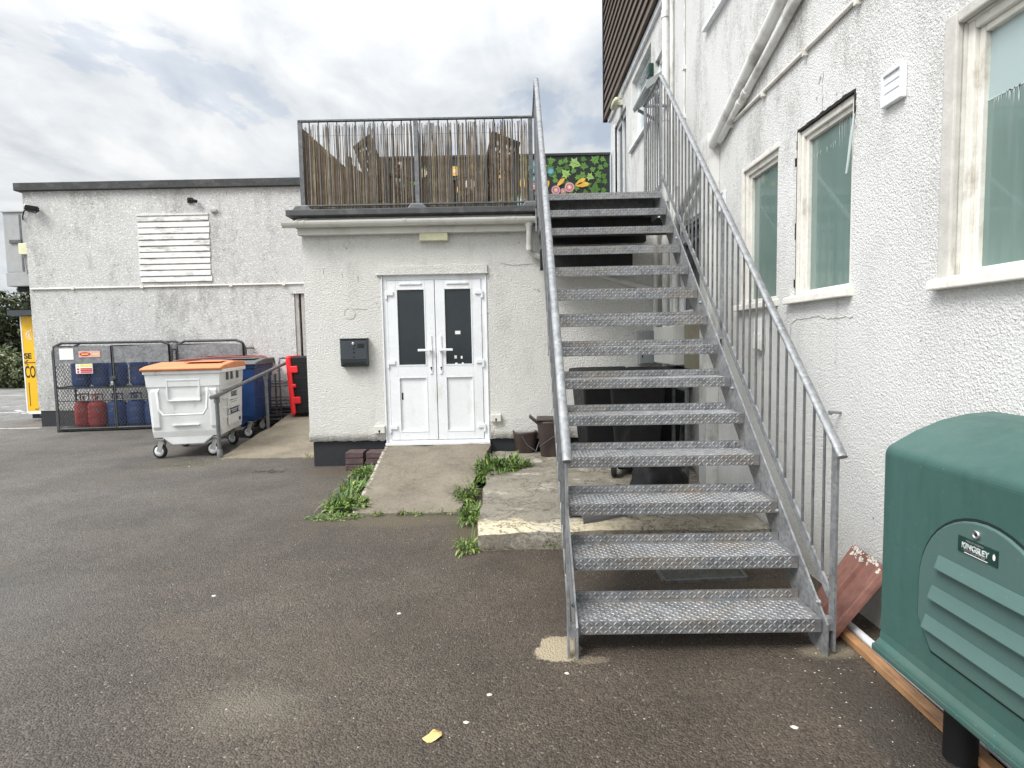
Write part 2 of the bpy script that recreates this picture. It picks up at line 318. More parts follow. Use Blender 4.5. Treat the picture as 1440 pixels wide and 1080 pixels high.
# ------------------------------------------------------------------ mesh builder
class MB:
    def __init__(s): s.v = []; s.f = []; s.m = []; s.sm = []
    def add(s, vs, fs, mi=0, smooth=False):
        o = len(s.v); s.v += [V(p) for p in vs]
        for f in fs: s.f.append([i+o for i in f]); s.m.append(mi); s.sm.append(smooth)
        return s
    def box(s, x0, x1, y0, y1, z0, z1, mi=0):
        x0, x1 = min(x0, x1), max(x0, x1); y0, y1 = min(y0, y1), max(y0, y1); z0, z1 = min(z0, z1), max(z0, z1)
        p = [(x0, y0, z0), (x1, y0, z0), (x1, y1, z0), (x0, y1, z0), (x0, y0, z1), (x1, y0, z1), (x1, y1, z1), (x0, y1, z1)]
        return s.add(p, [(0, 3, 2, 1), (4, 5, 6, 7), (0, 1, 5, 4), (1, 2, 6, 5), (2, 3, 7, 6), (3, 0, 4, 7)], mi)
    def beam(s, p, q, w, h, up=(0, 0, 1), mi=0):
        p = V(p); q = V(q); d = (q-p).normalized(); up = V(up)
        if abs(d.dot(up)) > .98: up = V((0, 1, 0))
        a = d.cross(up).normalized(); b = a.cross(d)
        c = [(-w/2, -h/2), (w/2, -h/2), (w/2, h/2), (-w/2, h/2)]
        vs = [p+a*i+b*j for i, j in c]+[q+a*i+b*j for i, j in c]
        return s.add(vs, [(3, 2, 1, 0), (4, 5, 6, 7), (0, 1, 5, 4), (1, 2, 6, 5), (2, 3, 7, 6), (3, 0, 4, 7)], mi)
    def tube(s, pts, r, n=10, mi=0, caps=True, sx=1., sy=1.):
        pts = [V(p) for p in pts]; rs = r if isinstance(r, (list, tuple)) else [r]*len(pts)
        rings = []; prev = None
        for i, p in enumerate(pts):
            d = ((pts[min(i+1, len(pts)-1)]-p).normalized() + (p-pts[max(i-1, 0)]).normalized())
            d = d.normalized() if d.length > 1e-6 else V((0, 0, 1))
            if prev is None:
                up = V((0, 0, 1)) if abs(d.z) < .95 else V((0, 1, 0)); a = d.cross(up).normalized()
            else: a = (prev - d*prev.dot(d)).normalized()
            prev = a; b = a.cross(d)
            rings.append([p+a*(math.cos(2*math.pi*k/n)*rs[i]*sx)+b*(math.sin(2*math.pi*k/n)*rs[i]*sy) for k in range(n)])
        vs = [q for rg in rings for q in rg]; fs = []
        for i in range(len(pts)-1):
            for k in range(n):
                fs.append((i*n+k, i*n+(k+1) % n, (i+1)*n+(k+1) % n, (i+1)*n+k))
        s.add(vs, fs, mi, True)
        if caps:
            s.add(rings[0], [tuple(range(n))], mi); s.add(rings[-1], [tuple(reversed(range(n)))], mi)
        return s
    def prism(s, poly, a0, a1, axis='y', mi=0):
        # poly of 2-d points; axis is the extrusion axis; points fill the other two axes in order
        def mk(p, a): return {'y': (p[0], a, p[1]), 'x': (a, p[0], p[1]), 'z': (p[0], p[1], a)}[axis]
        n = len(poly); vs = [mk(p, a0) for p in poly]+[mk(p, a1) for p in poly]
        fs = [tuple(range(n)), tuple(range(2*n-1, n-1, -1))]+[(i, n+i, n+(i+1) % n, (i+1) % n) for i in range(n)]
        return s.add(vs, fs, mi)
    def lathe(s, prof, c=(0, 0, 0), n=20, mi=0, axis='z'):
        vs = []
        for r, h in prof:
            for k in range(n):
                a = 2*math.pi*k/n; p = (r*math.cos(a), r*math.sin(a), h)
                if axis == 'x': p = (p[2], p[0], p[1])
                if axis == 'y': p = (p[0], p[2], p[1])
                vs.append((c[0]+p[0], c[1]+p[1], c[2]+p[2]))
        fs = [(i*n+k, i*n+(k+1) % n, (i+1)*n+(k+1) % n, (i+1)*n+k) for i in range(len(prof)-1) for k in range(n)]
        s.add(vs, fs, mi, True)
        m = len(prof)-1
        s.add(vs[:n], [tuple(reversed(range(n)))], mi); s.add(vs[m*n:], [tuple(range(n))], mi)
        return s
    def disc(s, c, r, normal='y', n=18, mi=0):
        vs = []
        for k in range(n):
            a = 2*math.pi*k/n; x, y = r*math.cos(a), r*math.sin(a)
            vs.append({'y': (c[0]+x, c[1], c[2]+y), 'x': (c[0], c[1]+x, c[2]+y), 'z': (c[0]+x, c[1]+y, c[2])}[normal])
        return s.add(vs, [tuple(range(n))], mi)
    def xf(s, mtx):
        s.v = [mtx @ p for p in s.v]; return s
    def build(s, name, mats, parent=None, bevel=0, seg=2, fix=True):
        me = bpy.data.meshes.new(name)
        off = V((0, 0, 0)); rt = parent
        while rt is not None and rt.parent is not None: rt = rt.parent
        if rt is not None: off = rt.location
        me.from_pydata([tuple(p-off) for p in s.v], [], s.f)
        for mm in (mats if isinstance(mats, (list, tuple)) else [mats]): me.materials.append(mm)
        me.polygons.foreach_set('material_index', s.m); me.polygons.foreach_set('use_smooth', s.sm)
        if fix:
            bm = bmesh.new(); bm.from_mesh(me); bmesh.ops.recalc_face_normals(bm, faces=bm.faces); bm.to_mesh(me); bm.free()
        me.update()
        o = bpy.data.objects.new(name, me); COL.objects.link(o)
        if parent is not None: o.parent = parent
        if bevel:
            md = o.modifiers.new('bevel', 'BEVEL'); md.width = bevel; md.segments = seg; md.limit_method = 'ANGLE'; md.angle_limit = R_(40)
            md.harden_normals = False
        return o
def tag(o, label=None, cat=None, group=None, kind=None):
    if label: o['label'] = label
    if cat: o['category'] = cat
    if group: o['group'] = group
    if kind: o['kind'] = kind
    return o
def thing(name, label, cat, loc=(0, 0, 0), group=None):
    o = bpy.data.objects.new(name, None); COL.objects.link(o); o.location = loc; o.empty_display_size = .1
    return tag(o, label, cat, group)
def single(name, mb, mats, label, cat, group=None, bevel=0, fix=True):
    o = mb.build(name, mats, None, bevel, fix=fix)
    xs = [v.co for v in o.data.vertices]
    c = V((sum(p.x for p in xs)/len(xs), sum(p.y for p in xs)/len(xs), min(p.z for p in xs)))
    o.data.transform(Matrix.Translation(-c)); o.location = c
    return tag(o, label, cat, group)
def struct(name, mb, mats, fix=True):
    return tag(mb.build(name, mats, fix=fix), kind='structure')
def copy_tree(o, parent=None):
    c = o.copy(); COL.objects.link(c); c.parent = parent
    for ch in list(o.children): copy_tree(ch, c)
    return c
def text(name, body, size, loc, rot, mt, parent, sx=1., bold=0., align='LEFT'):
    cu = bpy.data.curves.new(name, 'FONT'); cu.body = body; cu.size = size; cu.extrude = .0012; cu.offset = bold; cu.align_x = align
    tmp = bpy.data.objects.new(name+'_src', cu); COL.objects.link(tmp)
    bpy.context.view_layer.update()
    me = bpy.data.meshes.new_from_object(tmp); me.name = name
    COL.objects.unlink(tmp); bpy.data.objects.remove(tmp)
    mtx = Matrix.Translation(V(loc)) @ rot.to_4x4() @ Matrix.Diagonal((sx, 1, 1, 1))
    off = V((0, 0, 0)); rt = parent
    while rt is not None and rt.parent is not None: rt = rt.parent
    if rt is not None: off = rt.location
    me.transform(Matrix.Translation(-off) @ mtx)
    me.materials.clear(); me.materials.append(mt)
    o = bpy.data.objects.new(name, me); COL.objects.link(o); o.parent = parent
    return o
ROT_FRONT = Matrix.Rotation(R_(90), 3, 'X')                                   # text facing -y
ROT_LEFT = Matrix.Rotation(R_(-90), 3, 'Z') @ Matrix.Rotation(R_(90), 3, 'X')  # text facing -x, reading towards -y
ROT_RIGHT = Matrix.Rotation(R_(90), 3, 'Z') @ Matrix.Rotation(R_(90), 3, 'X')  # text facing +x

# ------------------------------------------------------------------ world and sun
SUN_EL, SUN_AZ = R_(49), R_(230)      # azimuth measured clockwise from +y: behind the camera, to the left
w = bpy.data.worlds.new('World'); SC.world = w; w.use_nodes = True
nt = w.node_tree; bg = nt.nodes['Background']
def wn(t, **k):
    n = nt.nodes.new('ShaderNode'+t)
    for a, b in k.items(): setattr(n, a, b)
    return n
sky = wn('TexSky', sky_type='NISHITA'); sky.sun_disc = False; sky.sun_elevation = SUN_EL; sky.sun_rotation = SUN_AZ
sky.air_density = 1.; sky.dust_density = 1.5; sky.ozone_density = 1.
tc = wn('TexCoord'); sep = wn('SeparateXYZ'); nt.links.new(tc.outputs['Generated'], sep.inputs[0])
def wm(op, a, b=None, c=None):
    n = wn('Math', operation=op)
    for i, x in enumerate((a, b, c)):
        if x is None: continue
        if isinstance(x, (int, float)): n.inputs[i].default_value = x
        else: nt.links.new(x, n.inputs[i])
    return n.outputs[0]
def wr(x, a, b, c=0, d=1):
    n = wn('MapRange'); nt.links.new(x, n.inputs[0])
    for i, q in enumerate((a, b, c, d)): n.inputs[i+1].default_value = q
    return n.outputs[0]
zz = wm('ADD', wm('MAXIMUM', sep.outputs[2], 0), .22)
cx = wm('DIVIDE', sep.outputs[0], zz); cy = wm('DIVIDE', sep.outputs[1], zz)
comb = wn('CombineXYZ'); nt.links.new(cx, comb.inputs[0]); nt.links.new(cy, comb.inputs[1])
def wnoise(scale, detail, rough, dist, loc, sc=(1, 1, 1)):
    mp = wn('Mapping'); mp.inputs['Location'].default_value = loc; mp.inputs['Scale'].default_value = sc; nt.links.new(comb.outputs[0], mp.inputs[0])
    n = wn('TexNoise'); n.inputs['Scale'].default_value = scale; n.inputs['Detail'].default_value = detail; n.inputs['Roughness'].default_value = rough; n.inputs['Distortion'].default_value = dist
    nt.links.new(mp.outputs[0], n.inputs['Vector']); return n.outputs['Fac']
n1 = wnoise(1.5, 7, .55, .5, (2.3, .4, 0), (1, .9, 1)); n2 = wnoise(3.6, 8, .6, .25, (7, 1, 0), (1, .8, 1)); n3 = wnoise(.9, 3, .5, .2, (1.5, 5, 0))
mixn = wm('ADD', wm('MULTIPLY', n1, .6), wm('MULTIPLY', n2, .4))
cov = wr(mixn, .36, .47)
n4 = wnoise(4.2, 6, .52, .5, (3, 9, 0), (1, .6, 1))
den = wr(wm('ADD', wm('ADD', wm('MULTIPLY', mixn, .5), wm('MULTIPLY', n3, .15)), wm('MULTIPLY', n4, .35)), .40, .575)
def wmix(f, a, b):
    n = wn('Mix', data_type='RGBA')
    for i, x in ((0, f), (6, a), (7, b)):
        if isinstance(x, tuple): n.inputs[i].default_value = (*x, 1)
        elif isinstance(x, (int, float)): n.inputs[i].default_value = x
        else: nt.links.new(x, n.inputs[i])
    return n.outputs[2]
cloud0 = wmix(den, (3.2, 3.5, 3.85), (5.9, 5.95, 5.95))
el = wm('MAXIMUM', sep.outputs[2], 0)
dotn = wn('VectorMath', operation='DOT_PRODUCT'); nt.links.new(tc.outputs['Generated'], dotn.inputs[0])
dotn.inputs[1].default_value = (math.sin(SUN_AZ)*math.cos(SUN_EL), math.cos(SUN_AZ)*math.cos(SUN_EL), math.sin(SUN_EL))
glow = wm('MULTIPLY', wm('POWER', wm('MAXIMUM', dotn.outputs['Value'], 0), 3), 1.3)      # bright cloud round the veiled sun, zenith brighter than horizon
gain = wm('ADD', wm('ADD', wm('MULTIPLY', wm('POWER', el, 3), 2.4), .86), glow)
gm = wn('VectorMath', operation='SCALE'); nt.links.new(cloud0, gm.inputs[0]); nt.links.new(gain, gm.inputs['Scale']); cloud = gm.outputs[0]
final = wmix(wm('MAXIMUM', wm('MULTIPLY', cov, .97), .77), sky.outputs[0], cloud)
nt.links.new(final, bg.inputs['Color']); bg.inputs['Strength'].default_value = .1
ld = bpy.data.lights.new('sun', 'SUN'); ld.energy = 1.5; ld.angle = R_(22); ld.color = (1, .965, .92)
lo = bpy.data.objects.new('sun', ld); COL.objects.link(lo)
sd = V((math.sin(SUN_AZ)*math.cos(SUN_EL), math.cos(SUN_AZ)*math.cos(SUN_EL), math.sin(SUN_EL)))
lo.rotation_euler = (-sd).to_track_quat('-Z', 'Y').to_euler(); lo.location = (0, 0, 12)
SC.view_settings.view_transform = 'Standard'; SC.view_settings.look = 'None'; SC.view_settings.gamma = 1; SC.view_settings.exposure = .88

# ------------------------------------------------------------------ ground
g = MB(); N = 160
g.add([(-N, -N, 0), (N, -N, 0), (N, N, 0), (-N, N, 0)], [(0, 1, 2, 3)])
struct('asphalt_ground', g, m_asphalt)
ln = MB()
def gline(a, b, wd=.1):
    p, q = atz(*a), atz(*b); d = (q-p).normalized(); n = V((-d.y, d.x, 0))*wd/2
    ln.add([p-n+V((0, 0, .004)), q-n+V((0, 0, .004)), q+n+V((0, 0, .004)), p+n+V((0, 0, .004))], [(0, 1, 2, 3)])
gline((-60, 604), (58, 602), .09); gline((-40, 618), (54, 601), .0)
for a, b in (((-80, 582), (40, 580)), ((-90, 577), (34, 571)), ((-90, 559), (36, 556))): gline(a, b, .12)
gline((24, 577), (36, 582), .12)
struct('road_marking', ln, m_line)

def ramp(name, mt, bl, br, tl, tr, zt, nx=16, ny=30, jit=.012):
    mb = MB(); vs = []
    for j in range(ny+1):
        t = j/ny
        for i in range(nx+1):
            s_ = i/nx
            p = (V(bl)*(1-s_)+V(br)*s_)*(1-t)+(V(tl)*(1-s_)+V(tr)*s_)*t
            e = mnoise.noise(p*3.1)*jit*2
            if i in (0, nx): p.x += mnoise.noise(p*11)*.018
            if j == 0: p.y += mnoise.noise(p*5)*.05
            vs.append(V((p.x, p.y, max(.012 if j else .006, zt*t+.012+e*min(1, t*3)))))
    n = nx+1
    mb.add(vs, [(j*n+i, j*n+i+1, (j+1)*n+i+1, (j+1)*n+i) for j in range(ny) for i in range(nx)], 0, True)
    for side in (0, nx):
        ed = [vs[j*n+side] for j in range(ny+1)]
        mb.add(ed+[V((p.x, p.y, -.02)) for p in ed], [(j, j+1, ny+2+j, ny+1+j) for j in range(ny)])
    ed = vs[:n]; mb.add(ed+[V((p.x, p.y, -.02)) for p in ed], [(i, i+1, n+i+1, n+i) for i in range(nx)])
    return struct(name, mb, mt)
ramp('concrete_ramp', m_ramp, (-1.46, 5.10, 0), (-.50, 5.08, 0), (-1.60, 7.2, 0), (-.28, 7.2, 0), .25)
ramp('side_ramp', m_sideramp, (-4.02, 7.82, 0), (-2.50, 7.75, 0), (-4.02, 11.58, 0), (-2.50, 11.58, 0), .42)

# raised broken slab
sl = MB(); nx, ny = 40, 56; vs = []
x0, x1, y0, y1 = -.28, 1.86, 4.14, 7.19
for j in range(ny+1):
    for i in range(nx+1):
        s_, t = i/nx, j/ny
        p = V((x0+(x1-x0)*s_ , y0+(y1-y0)*t, .15))
        if j == 0: p.y += mnoise.noise(V((p.x*4, 3, 0)))*.035 + .02*math.sin(p.x*3); p.z = .13
        if i == 0: p.x += mnoise.noise(V((1, p.y*4, 0)))*.03
        p.z += mnoise.noise(V((p.x*2.2, p.y*2.2, 0)))*.016 + mnoise.noise(V((p.x*9, p.y*9, 4)))*.011
        c_ = mnoise.noise(V((p.x*3, p.y*3, 9)))
        if c_ > .33 and j > 3: p.z -= .014
        vs.append(p)
n = nx+1
sl.add(vs, [(j*n+i, j*n+i+1, (j+1)*n+i+1, (j+1)*n+i) for j in range(ny) for i in range(nx)], 0, True)
def skirt(ed):
    low = [V((p.x+mnoise.noise(p*7)*.02, p.y+mnoise.noise(p*6+V((4, 0, 0)))*.03, -.02)) for p in ed]
    mid = [p*.5+q*.5+V((mnoise.noise(p*11)*.015, mnoise.noise(p*12)*.015-.006, 0)) for p, q in zip(ed, low)]
    m = len(ed); sl.add(ed+mid+low, [(r*m+i, r*m+i+1, (r+1)*m+i+1, (r+1)*m+i) for r in range(2) for i in range(m-1)], 0, True)
skirt(vs[:n]); skirt([vs[j*n] for j in range(ny+1)])
struct('broken_concrete_slab', sl, m_slab)

# ------------------------------------------------------------------ front extension with double doors
YF = 7.2
A = lambda u, v, dy=0.: aty(u, v, YF+dy)
ext = thing('flat_roofed_extension', 'cream white rendered flat roofed extension with white double doors and gutter', 'building', (-.5, 8.5, 0))
DX0, DX1, DZ0, DZ1 = -1.587, -.300, .27, 2.365
def wavy(xa, xb, z, amp=.012, n=14):
    return [(xa+(xb-xa)*i/n, z+mnoise.noise(V((xa*3+i*.55, 1.7, 0)))*amp) for i in range(n+1)]
wb = MB()
lo_ = wavy(-2.55, DX0, .325); wb.prism(lo_+[(DX0, 2.93), (-2.54, 2.93)], YF, YF+.25)
lo_ = wavy(DX1, 1.86, .315, .012, 22); wb.prism(lo_+[(1.86, 2.93), (DX1, 2.93)], YF, YF+.25)
wb.box(DX0, DX1, YF, YF+.25, DZ1, 2.93)
wb.box(-2.54, -2.3, YF+.25, 11.58, .02, 2.93)
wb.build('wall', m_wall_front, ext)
for xa, xb in ((-2.56, DX0-.02), (DX1+.02, .6)):
    fl = MB(); q = wavy(xa, xb, .325, .02, 40)       # bell-cast lip at the foot of the render
    vs = [V((x, YF-.010-.006*mnoise.noise(V((x*5, 0, 3))), z)) for x, z in q]+[V((x, YF-.001, z+.11)) for x, z in q]+[V((x, YF+.02, z-.004)) for x, z in q]
    m = len(q); fl.add(vs, [(i, i+1, m+i+1, m+i) for i in range(m-1)]+[(i, i+1, 2*m+i+1, 2*m+i) for i in range(m-1)], 0, True)
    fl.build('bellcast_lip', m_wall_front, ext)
MB().box(-2.52, DX0, YF+.03, YF+.24, -.02, .36).box(DX1, 1.84, YF+.03, YF+.24, -.02, .36).box(-2.52, -2.32, YF+.24, 11.57, -.02, .02).build('plinth', m_plinth, ext)
lt = MB(); lt.box(DX0-.02, DX1+.02, YF-.028, YF, 2.385, 2.475); lt.box(DX0-.06, DX1+.025, YF-.04, YF-.0, 2.362, 2.385)
lt.build('lintel', m_wall_front, ext, .006)
MB().box(-2.60, .32, 7.12, 11.55, 2.95, 3.05).build('flat_roof', m_lead, ext)
fa = MB(); fa.box(-2.64, .33, 6.965, 7.12, 3.052, 3.125); fa.box(-2.64, -2.58, 7.12, 10.9, 3.052, 3.125); fa.build('roof_edge', m_lead, ext, .008)
so = MB(); so.box(-2.56, .28, 7.11, 7.198, 2.855, 2.945); so.box(-2.56, .28, 7.105, 7.118, 2.945, 3.05); so.build('fascia_board', m_cream_pipe, ext, .004)
gu = MB(); GY, GZ, GR = 7.04, 3.0, .062                                         # half-round gutter
prof = [(GY+math.cos(a)*GR, GZ+math.sin(a)*GR*1.15) for a in [math.pi+math.pi*k/10 for k in range(11)]]
prof += [(GY+math.cos(a)*(GR-.006), GZ+math.sin(a)*(GR-.006)*1.15) for a in [2*math.pi-math.pi*k/10 for k in range(11)]]
gu.prism(prof, -2.70, .31, 'x')
gu.prism([(GY+math.cos(a)*GR, GZ+math.sin(a)*GR*1.15) for a in [math.pi+math.pi*k/10 for k in range(11)]], -2.705, -2.698, 'x')
gut = gu.build('gutter', m_cream_pipe, ext)
for x in (-2.52, -2.44, -1.24, -.02, .06):
    gb = MB(); gb.prism([(GY+math.cos(a)*(GR+.006), GZ+.006+math.sin(a)*(GR+.006)*1.15) for a in [math.pi+math.pi*k/10 for k in range(11)]], x-.012, x+.012, 'x')
    gb.build('gutter_bracket', m_cream_pipe, gut)
dp = MB()
dp.lathe([(.05, 2.955), (.062, 2.94), (.036, 2.885), (.036, 2.86)], (.235, 7.07, 0), 14)
dp.tube([(.235, 7.07, 2.90), (.235, 7.09, 2.66), (.25, 7.13, 2.60), (.30, 7.15, 2.565), (1.70, 7.15, 2.13), (1.77, 7.15, 2.06), (1.775, 7.15, 1.62)], .034, 12)
for z in (2.63,): dp.tube([(.235, 7.088, 2.68), (.24, 7.10, 2.63)], .040, 12)
dp.tube([(1.775, 7.15, 2.9), (1.775, 7.15, 2.0)], .03, 10)
dp.build('downpipe', m_cream_pipe, ext)
# doors
fr = MB(); y0, y1 = YF+.012, YF+.09
fr.box(DX0+.01, DX0+.062, y0, y1, DZ0, DZ1-.01); fr.box(DX1-.062, DX1-.01, y0, y1, DZ0, DZ1-.01); fr.box(DX0+.062, DX1-.062, y0, y1, DZ1-.062, DZ1-.01)
fr.box(DX0+.062, DX1-.062, y0, y1, DZ0, DZ0+.045); fr.box(DX0-.01, DX1+.01, YF-.045, YF+.012, DZ0-.012, DZ0+.018)
fr.box(DX0-.004, DX0+.01, YF-.012, YF+.03, DZ0, DZ1-.01); fr.box(DX1-.01, DX1+.004, YF-.012, YF+.03, DZ0, DZ1-.01); fr.box(DX0+.01, DX1-.01, YF-.012, YF+.03, DZ1-.01, DZ1)
frame = fr.build('door_frame', m_upvc, ext, .003)
XM = (DX0+DX1)/2+.005
def leaf(xa, xb, gx0, gx1, handle_x, lever):
    gz0, gz1, pz0, pz1 = 1.245, 2.20, .415, 1.11
    L = MB(); ya, yb = YF+.004, YF+.06; z0, z1 = DZ0+.05, DZ1-.066
    L.box(xa, gx0, ya, yb, z0, z1); L.box(gx1, xb, ya, yb, z0, z1)
    L.box(gx0, gx1, ya, yb, gz1, z1); L.box(gx0, gx1, ya, yb, pz1, gz0); L.box(gx0, gx1, ya, yb, z0, pz0)
    L.box(gx0, gx1, ya+.02, yb, pz0, pz1)
    for za, zb in ((gz0, gz1), (pz0, pz1)):                                     # glazing beads
        bw = .016
        L.box(gx0, gx0+bw, ya-.004, ya+.03, za, zb); L.box(gx1-bw, gx1, ya-.004, ya+.03, za, zb); L.box(gx0+bw, gx1-bw, ya-.004, ya+.03, zb-bw, zb); L.box(gx0+bw, gx1-bw, ya-.004, ya+.03, za, za+bw)
    d = L.build('door', m_upvc, ext, .003)
    MB().box(gx0+.004, gx1-.004, ya+.016, ya+.022, gz0+.004, gz1-.004).build('glass_pane', m_darkglass, d)
    h = MB(); hz = 1.44
    h.box(handle_x-.017, handle_x+.017, ya-.012, ya, 1.14, 1.62); h.box(handle_x-.02, handle_x+.02, ya-.055, ya-.012, hz-.017, hz+.017)
    h.box(handle_x, handle_x+lever*.155, ya-.060, ya-.042, hz-.015, hz+.015)
    h.build('handle', m_upvc, d, .006)
    k = MB(); k.disc((handle_x, ya-.014, 1.22), .012, 'y', 12); k.box(handle_x-.005, handle_x+.005, ya-.0145, ya-.0135, 1.19, 1.215); k.build('keyhole', m_slate_d, d)
    tv = MB(); xm = (gx0+gx1)/2; tv.box(xm-.135, xm+.135, ya-.014, ya, 2.245, 2.272); tv.build('trickle_vent', m_upvc, d, .004)
    ex = xa if lever < 0 else xb
    for hz in (2.12, 1.27, .46):
        q = MB(); s_ = 1 if lever < 0 else -1
        q.box(ex-s_*.025, ex+s_*.075, ya-.020, ya, hz-.002, hz+.046); q.box(ex-s_*.025, ex-s_*.0, ya-.020, ya, hz-.05, hz-.002)
        q.build('hinge', m_upvc, d, .004)
    return d
P = lambda u: A(u, 460).x
dl = leaf(DX0+.066, XM-.004, P(558), P(599), P(605), -1)
dr = leaf(XM+.004, DX1-.066, P(624.5), P(664.5), P(619), 1)
st = MB()                                                                     # small stickers on the right hand pane
for u, v, w_, h_ in ((643.5, 467.5, .065, .042), (640.5, 502, .03, .04), (649, 502.5, .022, .035), (641.5, 511, .028, .016), (650.5, 511, .022, .02)):
    p = A(u, v); st.box(p.x-w_/2, p.x+w_/2, YF+.0185, YF+.0195, p.z-h_/2, p.z+h_/2)
st.build('sticker', m_white, dr)
sc = MB(); p = A(566, 557); sc.box(p.x-.012, p.x+.008, YF+.0232, YF+.0238, p.z-.05, p.z+.04); sc.build('scuff', m_slate_d, dl)
# dents, chips and old fixings in the front render
ch = MB()
for u, v, r in ((487, 349, .018), (484, 346, .012), (493, 354, .008), (730, 341, .016), (731, 337, .008), (455, 382, .008), (481, 386, .008), (503, 391, .008), (529, 426, .012), (532, 432, .01), (757, 408, .018), (752, 407, .012), (769, 428, .01), (549, 374, .008)):
    p = A(u, v); m = 9
    ch.add([(p.x+math.cos(k*6.28/m)*r*random.uniform(.5, 1.2), YF-.0025, p.z+math.sin(k*6.28/m)*r*random.uniform(.5, 1.2)) for k in range(m)], [tuple(range(m))])
for a, b in (((536, 374), (549, 379)), ((534, 383), (535.5, 374.5)), ((495, 434), (517, 435)), ((455, 378), (455, 386)), ((481, 383), (482, 391)), ((503, 387), (504, 396)), ((701, 369), (720, 373)), ((720, 373), (750, 371))):
    p, q = A(*a), A(*b); ch.beam((p.x, YF-.002, p.z), (q.x, YF-.002, q.z), .005, .004, (0, 1, 0))
pc = A(492, 441)
for k in range(14):
    if k in (3, 8): continue
    a, b = 2*math.pi*k/14, 2*math.pi*(k+1)/14; r = .068
    ch.beam((pc.x+math.cos(a)*r, YF-.002, pc.z+math.sin(a)*r), (pc.x+math.cos(b)*r, YF-.002, pc.z+math.sin(b)*r), .006, .004, (0, 1, 0))
ch.build('chipped_render', m_greywood, ext)

# fittings on the front wall
def wallbox(u0, v0, u1, v1, d, y=YF): a, b = aty(u0, v0, y), aty(u1, v1, y); return a.x, b.x, y-d, y-.001, b.z, a.z
x0, x1, ya, yb, z0, z1 = wallbox(590, 326.5, 631, 339.5, .075)
bl = thing('emergency_light', 'cream ribbed bulkhead light fixed on the wall above the double doors', 'light', ((x0+x1)/2, YF, z0))
MB().box(x0, x1, ya+.035, yb, z0, z1).build('housing', m_box, bl, .008)
q = MB(); q.box(x0+.008, x1-.008, ya, ya+.035, z0+.006, z1-.006)
for k in range(9): xx = x0+.03+(x1-x0-.06)*k/8; q.box(xx-.004, xx+.004, ya-.003, ya, z0+.012, z1-.012)
q.build('diffuser', m_bulk, bl, .006)
x0, x1, ya, yb, z0, z1 = wallbox(481, 477.5, 519.5, 515, .10)
mbx = thing('post_box', 'dark slate grey metal post box on the wall beside the double doors', 'post box', ((x0+x1)/2, YF, z0))
q = MB(); q.prism([(yb, z0), (yb, z1-.012), (ya+.012, z1), (ya, z1-.02), (ya, z0+.085), (ya+.008, z0+.03), (ya+.03, z0)], x0, x1, 'x'); q.build('body', m_slate, mbx, .004)
MB().box(x0-.005, x1+.005, ya-.01, yb, z1-.002, z1+.012).build('lid', m_slate, mbx, .003)
MB().box(x0+.004, x1-.004, ya-.003, ya, z0+.086, z0+.094).box(x0+.03, x1-.03, ya-.012, ya, z0+.045, z0+.065).build('newspaper_lip', m_slate_d, mbx)
xm = (x0+x1)/2
MB().lathe([(.019, 0), (.019, -.012), (.012, -.014)], (xm, ya, z1-.055), 16, 0, 'y').build('lock', m_steel, mbx)
q = MB(); [q.disc((xm+.005, ya-.003, z1-dz), .013, 'y', 14) for dz in (.115, .165)]; q.box(xm-.008, xm+.018, ya-.003, ya-.001, z1-.225, z1-.21); q.build('window_hole', m_slate_d, mbx)
q = MB(); q.box(xm+.05, xm+.13, ya-.004, ya, z1-.105, z1-.055); [q.box(xm+.055, xm+.125, ya-.006, ya-.004, z1-.10+k*.012, z1-.095+k*.012) for k in range(4)]; q.build('name_plate', m_slate_d, mbx)
for (u0, v0, u1, v1), lab in (((527, 598.5, 542.5, 608.5), 'small off white junction box left of the double doors near the plinth'), ((690.5, 582.5, 705, 592), 'small off white junction box right of the double doors near the plinth')):
    x0, x1, ya, yb, z0, z1 = wallbox(u0, v0, u1, v1, .055)
    jb = thing('junction_box', lab, 'junction box', ((x0+x1)/2, YF, z0), 'junction boxes beside the double doors')
    MB().box(x0, x1, ya, yb, z0, z1).build('casing', m_box, jb, .006)
    MB().disc(((x0+x1)/2, ya-.002, z0+.03), .013, 'y', 12).box((x0+x1)/2-.006, (x0+x1)/2+.006, ya-.003, ya-.001, z0, z0+.03).build('cable_hole', m_slate_d, jb)

# ------------------------------------------------------------------ roof terrace railing
RY, RZ0, RZ1 = 7.08, 3.19, 4.175
tr = thing('terrace_railing', 'grey metal railing along the front edge of the flat roof terrace', 'railing', (-1.1, RY, 3.12))
RX0, RX1 = -2.46, .315
MB().beam((RX0-.02, RY, RZ1), (RX1, RY, RZ1), .045, .018).build('top_rail', m_galv_dark, tr)
MB().beam((RX0, RY, RZ0), (RX1, RY, RZ0), .04, .016).build('bottom_rail', m_galv_dark, tr)
for x in (RX0, -1.09, .27):
    o = MB().beam((x, RY, 3.06), (x, RY, RZ1-.008), .05, .03, (0, 1, 0)).build('post', m_galv_bar if x == -1.09 else m_galv_dark, tr)
    q = MB(); q.prism([(x-.12, 3.124), (x+.12, 3.124), (x+.07, 3.185), (x-.07, 3.185)], RY-.075, RY+.02, 'y'); q.build('base_cover', m_galv_bar, o, .01)
nb = 24
for i in range(nb):
    x = RX0+(RX1-RX0-.04)*(i+1)/(nb+1)
    if abs(x+1.09) < .05: continue
    MB().tube([(x, RY, RZ0+.008), (x, RY, RZ1-.009)], .0072, 6, 0, False).build('baluster', m_galv_dark, tr)
